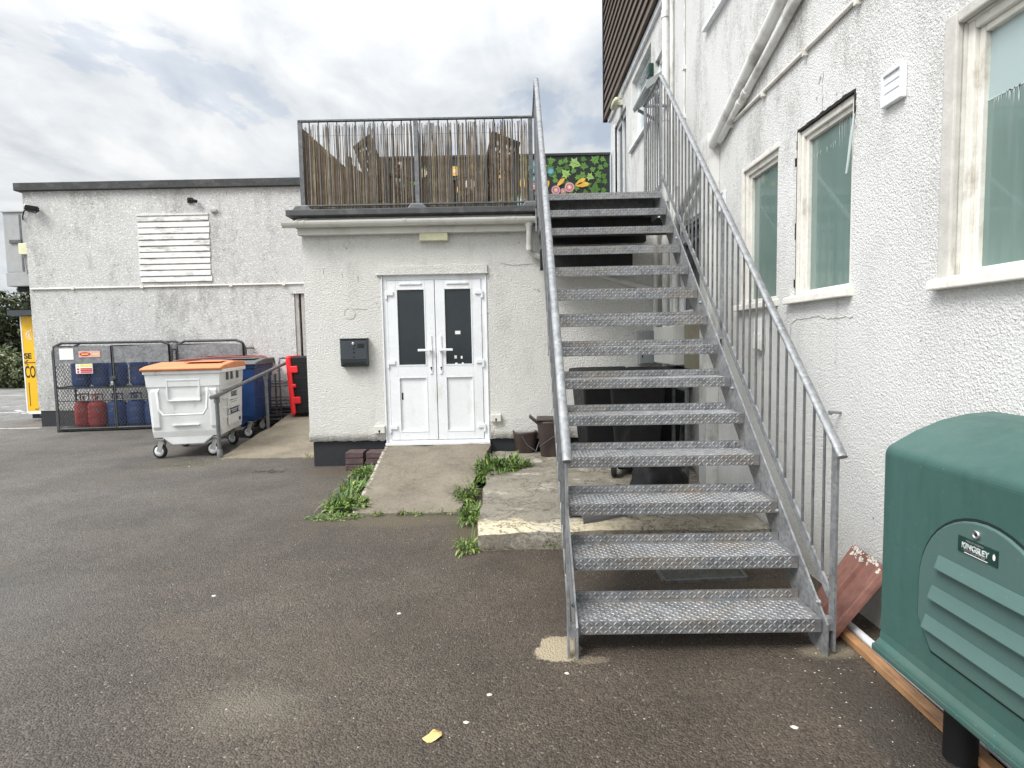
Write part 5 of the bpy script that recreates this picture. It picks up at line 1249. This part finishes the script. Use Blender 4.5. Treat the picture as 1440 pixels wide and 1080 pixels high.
q = MB(); bb = big_bin('red_lidded_waste_bin', m_maroon, m_maroon, 'large bin with a faded maroon lid against the rear wall behind the blue bin', (-6.20, 11.05, 0), R_(-82), False, .9, 1.36); bb.scale = (1, 1, 1.03)

# ramp handrail
hr = thing('ramp_handrail', 'grey tubular steel handrail along the left edge of the side ramp', 'handrail', (-4.0, 7.86, 0))
HX = -4.03; a, b = V((HX, 7.86, .87)), V((HX, 10.66, 1.27))
MB().tube([(HX, 7.72, .855), a, b], .027, 12).build('rail', m_galv_bar, hr)
for y, zb, zt in ((7.86, 0, .87), (9.46, .0, 1.095)):
    o = MB().tube([(HX, y, zb), (HX, y, zt)], .026, 12).build('post', m_galv_bar, hr)
    MB().lathe([(.036, zt-.10), (.038, zt-.05), (.036, zt+.0)], (HX, y, 0), 12).build('clamp', m_galv_bar, o)
    MB().lathe([(.036, 0), (.036, .12), (.03, .13)], (HX, y, 0), 12).build('sleeve', m_galv_bar, o)

# roll cage trolleys
def trolley(loc, lab, rz):
    t = thing('roll_trolley', lab, 'trolley', (0, 0, 0), 'wire roll trolleys by the rear wall')
    for x in (-.3, .3):
        MB().tube([(x, -.35, .12), (x, -.35, 1.22), (x, -.30, 1.30), (x, .30, 1.30), (x, .35, 1.22), (x, .35, .12)], .016, 8).build('hoop', m_galv_dark, t)
    q = MB(); 
    for z in (.45, .52, .78, .84, 1.08): q.tube([(-.3, -.35, z), (.3, -.35, z)], .008, 6); q.tube([(.3, -.35, z), (.3, .35, z)], .008, 6); q.tube([(-.3, .35, z), (.3, .35, z)], .008, 6)
    q.build('side_bars', m_galv_dark, t)
    q = MB(); q.box(-.32, .32, -.37, .37, .16, .19)
    for z in (.23, .30, .37): q.box(-.31, .31, -.36, -.34, z, z+.02)
    q.build('base', m_grey_pl, t)
    MB().box(.06, .26, -.362, -.356, 1.02, 1.2).build('notice', m_white, t)
    for x in (-.27, .27):
        for y in (-.31, .31): MB().lathe([(.05, -.016), (.055, 0), (.05, .016)], (x, y, .056), 14, 0, 'x').build('wheel', m_rubber, t)
    t.location = loc; t.rotation_euler.z = rz
trolley((-4.62, 11.02, 0), 'dark tubular roll trolley with a small notice behind the blue bin', R_(4))
trolley((-4.38, 11.16, 0), 'second dark tubular roll trolley nested behind the one with the notice', R_(4))

# red and black case standing on the ramp
y = 10.45; zb = .315; a = aty(411, 501, y); b = aty(425, 582, y)
cs = thing('red_black_case', 'upright black plastic case with a bright red front on the side ramp', 'case', (0, 0, 0))
h_ = a.z-zb
MB().box(-.02, .34, -.30, .30, .0, h_).build('body', m_black, cs, .03)
q = MB(); q.box(-.11, -.02, -.33, .33, -.0, h_+.02); q.build('cover', m_red, cs, .035)
for z in (.25, .5, .78):
    q = MB(); q.box(-.05, .085 if z != .5 else .03, -.325, -.28, h_*z-.06*(1 if z != .5 else .5), h_*z+.06*(1 if z != .5 else .5)); q.build('latch', m_red, cs, .012)
for z in (.12, .40, .62, .90): MB().box(.0, .342, -.304, -.30, h_*z, h_*z+.018).build('rib', m_slate_d, cs)
cs.location = (a.x+.14, y, zb); cs.rotation_euler = (0, R_(-3), R_(3))

# ------------------------------------------------------------------ gas cages and cylinders
def mesh_panel(q, x0, x1, z0, z1, y, s_=.05, r=.0028, mi=0, slope=1.6):
    # expanded-metal diamonds clipped to the rectangle
    W_, H_ = x1-x0, z1-z0
    for sg in (1, -1):
        c = -H_/slope
        while c < W_:
            pts = []
            for zz_ in (0, H_):
                pts.append((c+zz_/slope, zz_))
            (xa, za), (xb, zb_) = pts
            def clip(xa, za, xb, zb_):
                if xa < 0: za += (0-xa)*slope; xa = 0
                if xb > W_: zb_ -= (xb-W_)*slope; xb = W_
                return xa, za, xb, zb_
            xa, za, xb, zb_ = clip(xa, za, xb, zb_)
            if xb-xa > .01:
                if sg < 0: xa, xb = W_-xa, W_-xb
                q.beam((x0+xa, y, z0+za), (x0+xb, y, z0+zb_), r*1.6, r, (0, 1, 0), mi)
            c += s_
def cage(lab, w_, h_, d_, doors, signs):
    t = thing('gas_cage', lab, 'gas cage', (0, 0, 0), 'gas bottle cages against the rear wall')
    rr = .16
    def hoop(y): return [(0, y, 0), (0, y, h_-rr), (.05, y, h_-.05), (rr, y, h_), (w_-rr, y, h_), (w_-.05, y, h_-.05), (w_, y, h_-rr), (w_, y, 0)]
    q = MB(); q.tube(hoop(0), .026, 8); q.tube(hoop(d_), .022, 8)
    for x in (0, w_):
        for z in (.04, h_*.5, h_-rr): q.tube([(x, 0, z), (x, d_, z)], .014, 6)
    q.tube([(0, 0, .03), (w_, 0, .03)], .02, 6); q.tube([(0, d_, .03), (w_, d_, .03)], .02, 6)
    q.build('frame', m_cage, t)
    q = MB(); mesh_panel(q, .03, w_-.03, .05, h_-.05, d_, .07, .0025)
    for x in (0, w_):
        e = MB(); mesh_panel(e, .02, d_-.02, .05, h_-.12, 0, .06, .0025); e.xf(Matrix.Translation((x, 0, 0)) @ Matrix.Rotation(R_(90), 4, 'Z')); q.v_off = len(q.v); q.add(e.v, e.f)
    q.build('side_mesh', m_cage, t, fix=False)
    MB().box(.02, w_-.02, .01, d_-.01, .035, .05).build('floor', m_cage, t)
    MB().box(.02, w_-.02, .03, d_-.01, .80, .82).build('shelf', m_cage, t)
    xs = [0, w_/2, w_] if doors == 2 else [0, w_]
    for k in range(doors):
        xa, xb = xs[k]+.03, xs[k+1]-.012 if k < doors-1 else xs[k+1]-.03
        if k: xa = xs[k]+.012
        q = MB(); yy = -.03
        q.tube([(xa, yy, .06), (xa, yy, h_-.06), (xb, yy, h_-.06), (xb, yy, .06), (xa, yy, .06)], .017, 8); q.tube([(xa, yy, .58), (xb, yy, .58)], .012, 6)
        dr_ = q.build('door', m_cage, t)
        MB().box(xa+.01, xb-.01, yy-.004, yy+.004, h_-.38, h_-.07).build('header_sheet', m_cagesheet, dr_)
        q = MB(); mesh_panel(q, xa+.01, xb-.01, .07, h_-.385, yy, .055, .0046); q.build('door_mesh', m_cage, dr_, fix=False)
        if signs and k == 0:
            MB().box(xa+.10, xa+.34, yy-.012, yy-.006, h_-.31, h_-.10).build('notice', m_white, dr_)
            MB().box(xa+.43, xa+.80, yy-.012, yy-.006, h_-.27, h_-.155).build('brand_sign', m_pink, dr_)
            q = MB(); q.disc((xa+.54, yy-.0135, h_-.212), .095, 'y', 20); q.xf(Matrix.Translation((xa+.54, 0, h_-.212)) @ Matrix.Diagonal((1, 1, .38, 1)) @ Matrix.Translation((-xa-.54, 0, -h_+.212))); q.build('brand_oval', m_lred, dr_)
            q = MB(); q.box(xa+.48, xa+.60, yy-.0155, yy-.0148, h_-.222, h_-.202); q.box(xa+.66, xa+.78, yy-.013, yy-.0125, h_-.225, h_-.205); q.build('brand_lettering', m_lyel, dr_)
            sg_ = MB().box(xa+.37, xa+.66, yy-.024, yy-.018, h_-.57, h_-.39).build('warning_sign', m_white, dr_)
            q = MB(); q.box(xa+.45, xa+.65, yy-.0262, yy-.0242, h_-.445, h_-.40); q.add([(xa+.385, yy-.0255, h_-.445), (xa+.435, yy-.0255, h_-.445), (xa+.41, yy-.0255, h_-.40)], [(0, 1, 2)]); q.build('warning_band', m_lyel, dr_)
            q = MB()
            for z in (.495, .525, .557): q.box(xa+.45, xa+.65, yy-.0262, yy-.0242, h_-z, h_-z+.024); 
            for z in (.49, .54): q.disc((xa+.41, yy-.0255, h_-z), .02, 'y', 12)
            q.build('prohibition_band', m_lred, dr_)
    if doors == 2:
        q = MB(); q.box(w_/2-.05, w_/2+.05, -.06, -.03, h_*.58, h_*.62); q.lathe([(.03, -.02), (.03, .02)], (w_/2, -.08, h_*.585), 12, 0, 'y'); q.build('hasp', m_cage, t)
        q = MB(); q.box(w_/2-.025, w_/2+.025, -.10, -.075, h_*.52, h_*.56); q.build('padlock', m_steel, t, .006)
    return t
p = atz(83, 608); CRZ = R_(7); CL = V((p.x, p.y, 0))
cg = cage('two door grey mesh gas bottle cage with warning signs, left of the white bin', 2.06, 1.66, .58, 2, True); cg.location = CL; cg.rotation_euler.z = CRZ
cg2 = cage('second mesh gas bottle cage mostly hidden behind the white bin', 1.3, 1.66, .5, 1, False); cg2.location = CL+V((2.05, .42, 0)); cg2.rotation_euler.z = R_(2)
def cyl_proto(name, mt, r, h_):
    t = thing(name, '', 'gas bottle')
    q = MB(); q.lathe([(r*.78, 0), (r*.8, .03), (r*.97, .05), (r, .09), (r, h_*.48), (r*1.01, h_*.5), (r, h_*.52), (r, h_*.82), (r*.88, h_*.93), (r*.5, h_), (.03, h_+.015)], n=24); q.build('body', mt, t)
    q = MB(); q.tube([(math.cos(a)*r*.55, math.sin(a)*r*.55, h_+.13) for a in [k*math.pi/8 for k in range(15)]], .012, 6)
    for a in (.3, 2.2, 4.2): q.tube([(math.cos(a)*r*.55, math.sin(a)*r*.55, h_-.01), (math.cos(a)*r*.55, math.sin(a)*r*.55, h_+.13)], .01, 6)
    q.build('guard', mt, t)
    q = MB(); q.lathe([(.018, h_), (.018, h_+.07), (.03, h_+.075), (.03, h_+.095)], n=10); q.build('valve', m_caster, t)
    q = MB()
    for z, L in ((h_*.60, .5), (h_*.68, .35), (h_*.30, .4)):
        for k in range(8):
            a0 = -math.pi/2-L+2*L*k/8; 
            if random.random() < .3: continue
            a1 = a0+.06
            q.add([(math.cos(a0)*(r+.002), math.sin(a0)*(r+.002), z), (math.cos(a1)*(r+.002), math.sin(a1)*(r+.002), z), (math.cos(a1)*(r+.002), math.sin(a1)*(r+.002), z+.025), (math.cos(a0)*(r+.002), math.sin(a0)*(r+.002), z+.025)], [(0, 1, 2, 3)])
    q.build('stencil', m_cagesheet, t)
    return t
pr_ = {'r': cyl_proto('red_gas_bottle', m_redcyl, .155, .50), 'b': cyl_proto('blue_gas_bottle', m_bluecyl, .16, .50), 'g': cyl_proto('green_gas_bottle', m_greencyl, .15, .52)}
used = set()
Mc = Matrix.Translation(CL) @ Matrix.Rotation(CRZ, 4, 'Z')
for k, x, y, z, lab in (('r', .27, .34, .05, 'left red gas bottle on the cage floor, set further back'), ('r', .60, .18, .05, 'right red gas bottle on the cage floor, next to the blue one'),
                        ('b', .34, .22, .82, 'leftmost blue gas bottle on the upper shelf of the cage'), ('b', .67, .24, .82, 'blue gas bottle, second from the left on the upper shelf'), ('b', .99, .22, .82, 'blue gas bottle on the upper shelf behind the cage padlock'),
                        ('b', 1.36, .24, .82, 'blue gas bottle, fourth from the left on the upper shelf'), ('b', 1.72, .22, .82, 'rightmost blue gas bottle on the upper shelf'),
                        ('b', .93, .22, .05, 'blue gas bottle on the cage floor beside the red ones'), ('b', 1.26, .24, .05, 'blue gas bottle in the middle of the cage floor'), ('b', 1.59, .22, .05, 'blue gas bottle on the cage floor beside the green one'), ('g', 1.88, .22, .05, 'green gas bottle on the cage floor near the white bin')):
    o = pr_[k]
    if k in used: o = copy_tree(o)
    used.add(k); q = Mc @ V((x, y, z)); o.location = q; o.rotation_euler.z = CRZ+random.uniform(-.5, .5); tag(o, lab, 'gas bottle', 'gas bottles in the cage')
o = copy_tree(pr_['b']); o.location = CL+V((2.28, .66, .82)); tag(o, 'blue gas bottle showing above the white bin in the second cage', 'gas bottle', 'gas bottles in the cage')

# ------------------------------------------------------------------ plants
def leafblade(q, p, d, L, wd, droop, mi, rnd):
    d = V(d).normalized(); side = d.cross(V((0, 0, 1)))
    if side.length < .1: side = V((1, 0, 0))
    side.normalize(); pts = []
    for k, (t, w_) in enumerate(((0, .25), (.35, .9), (.7, .8), (1, .05))):
        c_ = p+d*(L*t)-V((0, 0, droop*L*t*t)); pts += [c_-side*wd*w_/2, c_+side*wd*w_/2]
    q.add(pts, [(0, 1, 3, 2), (2, 3, 5, 4), (4, 5, 7, 6)], mi)
def weed(lab, spots, n, L, wd, seed, mix=(4, 5, 3, .5), z0=0., up=.55, cat='weed', name='weed_clump'):
    r = random.Random(seed); q = MB()
    for (x, y, rx, ry, zz_) in spots:
        for _ in range(int(n*max(.3, rx*ry*40))):
            a = r.uniform(0, 6.28); k = math.sqrt(r.random()); p = V((x+math.cos(a)*rx*k, y+math.sin(a)*ry*k, zz_+r.uniform(0, .35*L)))
            b = a+r.gauss(0, 1.1); e = r.uniform(.15, 1.3)*up
            s_ = r.uniform(.45, 1.15)*(1.15-.5*k)
            thin = r.random() < .55
            leafblade(q, p, (math.cos(b), math.sin(b), math.tan(min(1.35, e*1.3+(.35 if thin else 0)))), L*s_*(1.45 if thin else 1), wd*r.uniform(.6, 1.3)*(.38 if thin else 1), r.uniform(.2, 1.), r.choices((0, 1, 2, 3), mix)[0], r)
    return single(name, q, m_leaf, lab, cat, 'weeds growing along the concrete edges', fix=False)
P_ = lambda u, v, z=0: atz(u, v, z)
a = P_(708, 656, .16); weed('large bushy green weed clump beside the brown caddies', [(a.x, a.y+.02, .30, .22, .13), (a.x-.10, a.y-.25, .14, .16, .06)], 250, .17, .034, 1, up=.9)
a = P_(480, 715); b = P_(500, 690, .05); weed('broad leaved weed clump at the front left corner of the door ramp', [(a.x+.05, a.y, .2, .16, 0), (b.x-.02, b.y, .13, .18, .02)], 230, .17, .036, 2, up=.85)
a = P_(470, 728); weed('low patch of small leaved clover at the left foot of the door ramp', [(a.x, a.y, .26, .10, 0)], 330, .045, .022, 3, (2, 5, 5, 1))
a = P_(512, 660, .1); weed('small weed clump between the brick stacks and the ramp', [(a.x, a.y-.05, .12, .22, .04)], 300, .13, .026, 4, up=.9)
a = P_(655, 695, .03); weed('strip of green weeds in the gap between the ramp and the slab', [(a.x, a.y, .10, .34, .02)], 420, .13, .022, 5, (4, 6, 4, .6), up=.85)
a = P_(664, 733); weed('green weeds at the lower end of the gap, left of the yellow slab edge', [(a.x-.02, a.y+.1, .09, .24, 0)], 420, .12, .022, 15, (4, 6, 4, .6), up=.85)
a = P_(680, 668, .1); weed('green weeds filling the top of the gap below the bushy clump', [(a.x, a.y, .10, .24, .08)], 420, .13, .024, 16, (4, 6, 4, .4), up=.85)
a = P_(661, 775); weed('small bright green tuft at the front corner of the broken slab', [(a.x-.02, a.y+.02, .08, .09, 0)], 520, .12, .018, 6, (2, 4, 6, 1), up=.9)
a = P_(530, 725); b = P_(545, 724); weed('tiny row of sprouts along the front edge of the door ramp', [(a.x, a.y, .05, .04, 0), (b.x+.12, b.y, .035, .03, 0), (P_(585, 724).x, P_(585, 724).y, .16, .025, 0), (P_(630, 722).x, P_(630, 722).y, .14, .05, 0)], 210, .055, .016, 7, (3, 5, 4, 1.5), up=.9)
a = P_(466, 653); weed('thin pale stalks growing against the black plinth', [(a.x, a.y-.02, .14, .05, 0)], 70, .16, .010, 8, (1, 2, 2, 4), up=1.2)
a = P_(437, 645); weed('pale straggly weed at the left corner of the extension', [(a.x, a.y-.05, .06, .10, 0)], 110, .14, .014, 9, (1, 3, 4, 3), up=1.2)
a = P_(775, 770); weed('small dark sprig under the front edge of the slab', [(a.x, a.y+.0, .07, .03, .03)], 200, .05, .016, 10, (5, 4, 1, 1))
a = P_(280, 655); weed('scattered dry grass and debris in front of the white bin', [(a.x-.1, a.y, .40, .08, 0), (P_(300, 648).x, P_(300, 648).y, .15, .1, 0)], 40, .07, .010, 12, (1, 2, 2, 6), up=.3)

def leaf_mass(q, cx, cy, z0, rx, ry, h_, n, s_, seed, nm=3, lumps=14, flat=.3):
    r = random.Random(seed); L = []
    for _ in range(lumps):
        a = r.uniform(0, 6.28); k = math.sqrt(r.random())*.8
        L.append((cx+math.cos(a)*rx*k, cy+math.sin(a)*ry*k, z0+h_*r.uniform(flat, .82), r.uniform(.25, .5)*min(rx, h_)))
    for _ in range(n):
        lx, ly, lz, lr = r.choice(L); d = V((r.gauss(0, 1), r.gauss(0, 1), r.gauss(0, 1))).normalized(); p = V((lx, ly, lz))+d*lr*r.uniform(.55, 1.1)
        if p.z < z0: p.z = z0+r.uniform(0, .3)
        u = V((r.gauss(0, 1), r.gauss(0, 1), r.gauss(0, 1))).normalized(); v_ = u.cross(d+V((.01, .02, .03))).normalized(); k = s_*r.uniform(.5, 1.3)
        q.add([p-u*k, p+v_*k*.55, p+u*k, p-v_*k*.55], [(0, 1, 2, 3)], min(nm-1, int(r.random()*nm*.99)))
q = MB(); 
for k in range(9): leaf_mass(q, -23.5+k*1.25-.2, 24.4+.25*math.sin(k*2), 0, .95, .8, 1.75+.18*math.sin(k*1.7), 2400, .085, 40+k, 3, 16, .12)
hd = thing('hedge', 'pale green flowering shrub hedge along the far edge of the car park', 'hedge', (-19, 24.4, 0)); q.build('foliage', m_hedge, hd, fix=False)
q = MB()
for k in range(14): x = -24+k*.75; q.tube([(x, 24.4, 0), (x+.1, 24.5, .7)], .03, 5)
q.build('stem', m_bark, hd)
for k, (x, y, rx, h_, lab) in enumerate(((-24.6, 28.2, 2.7, 4.9, 'dark evergreen tree at the far left beyond the hedge'), (-20.9, 28.6, 2.3, 4.7, 'dark bushy tree behind the hedge beside the grey wall cabinet'), (-17.4, 29.2, 2.6, 4.6, 'dark tree hidden behind the rear building beyond the kiosk'))):
    t = thing('evergreen_tree', lab, 'tree', (x, y, 0), 'dark trees beyond the car park')
    q = MB(); q.tube([(x, y, 0), (x+.1, y, h_*.4), (x-.1, y+.1, h_*.75)], [.2, .15, .06], 8)
    for a in (0, 1.5, 3, 4.5): q.tube([(x, y, h_*.3), (x+math.cos(a)*rx*.6, y+math.sin(a)*rx*.5, h_*.6)], [.07, .03], 6)
    q.build('trunk', m_bark, t)
    q = MB(); leaf_mass(q, x, y, .1, rx, rx*.8, h_, 11000, .12, 60+k, 3, 34, .08); q.build('crown', m_tree, t, fix=False)

# ------------------------------------------------------------------ litter
p = atz(608, 1038); q = MB()
lf = [(-.045, -.012), (-.03, .018), (0, .028), (.024, .026), (.036, .042), (.040, .02), (.045, -.004), (.02, -.026), (-.012, -.03), (-.036, -.026)]
q.add([(p.x+a*.85, p.y+b*.9, .008+.012*math.sin(a*60+b*40)) for a, b in lf]+[(p.x, p.y, .026)], [(i, (i+1) % 10, 10) for i in range(10)], 0, True); single('dry_leaf', q, m_dleaf, 'curled yellow dry leaf lying on the open asphalt', 'leaf', fix=False)
def pebble(q, x, y, r, rr, fl=.6):
    n = 7; a0 = rr.uniform(0, 6)
    b_ = [(x+math.cos(a0+k*6.283/n)*r*rr.uniform(.6, 1.2), y+math.sin(a0+k*6.283/n)*r*rr.uniform(.5, 1.1), .001) for k in range(n)]
    t_ = [(x+(p[0]-x)*.6, y+(p[1]-y)*.6, r*fl*rr.uniform(.5, .8)) for p in b_]
    q.add(b_+t_, [tuple(range(n, 2*n))]+[(k, (k+1) % n, n+(k+1) % n, n+k) for k in range(n)])
rr = random.Random(5); q = MB()
for _ in range(240):
    if rr.random() < .55: x, y, s_ = rr.uniform(-2.2, 1.5), rr.uniform(1.5, 5.0), rr.uniform(.0015, .0045)
    else: x, y, s_ = rr.uniform(-6, 1.5), rr.uniform(1.5, 7.), rr.uniform(.0015, .0045)
    pebble(q, x, y, s_, rr)
for _ in range(80): pebble(q, rr.uniform(1.25, 1.64), rr.uniform(1.4, 2.75), rr.uniform(.0015, .005), rr)
tag(q.build('white_grit', m_chip, fix=False), kind='stuff', label='white grit and stone chips strewn over the asphalt', cat='grit')
for u, v, r, lab in ((1117, 1023, .016, 'white pebble on the asphalt in front of the bottom step'), (797, 947, .014, 'white pebble in front of the left stair foot'), (301, 838, .016, 'white scrap on the open asphalt left of the leaf'), (561, 863, .014, 'white scrap on the asphalt in line with the ramp'), (688, 977, .013, 'white pebble right of the yellow leaf'), (656, 1016, .012, 'small white pebble just right of the yellow leaf')):
    p = atz(u, v); q = MB(); pebble(q, p.x, p.y, r, rr, .4); single('white_pebble', q, m_chip, lab, 'pebble', 'white pebbles on the asphalt', fix=False)
p = atz(381, 664); q = MB()
for k in range(30): x, y = p.x+rr.gauss(0, .12), p.y+rr.gauss(0, .03); q.tube([(x, y, .006), (x+rr.uniform(-.08, .08), y+rr.uniform(-.04, .04), rr.uniform(.004, .03))], .004, 4)
single('dead_twig', q, m_fence, 'small heap of dead twigs on the asphalt before the side ramp', 'twigs', fix=False)
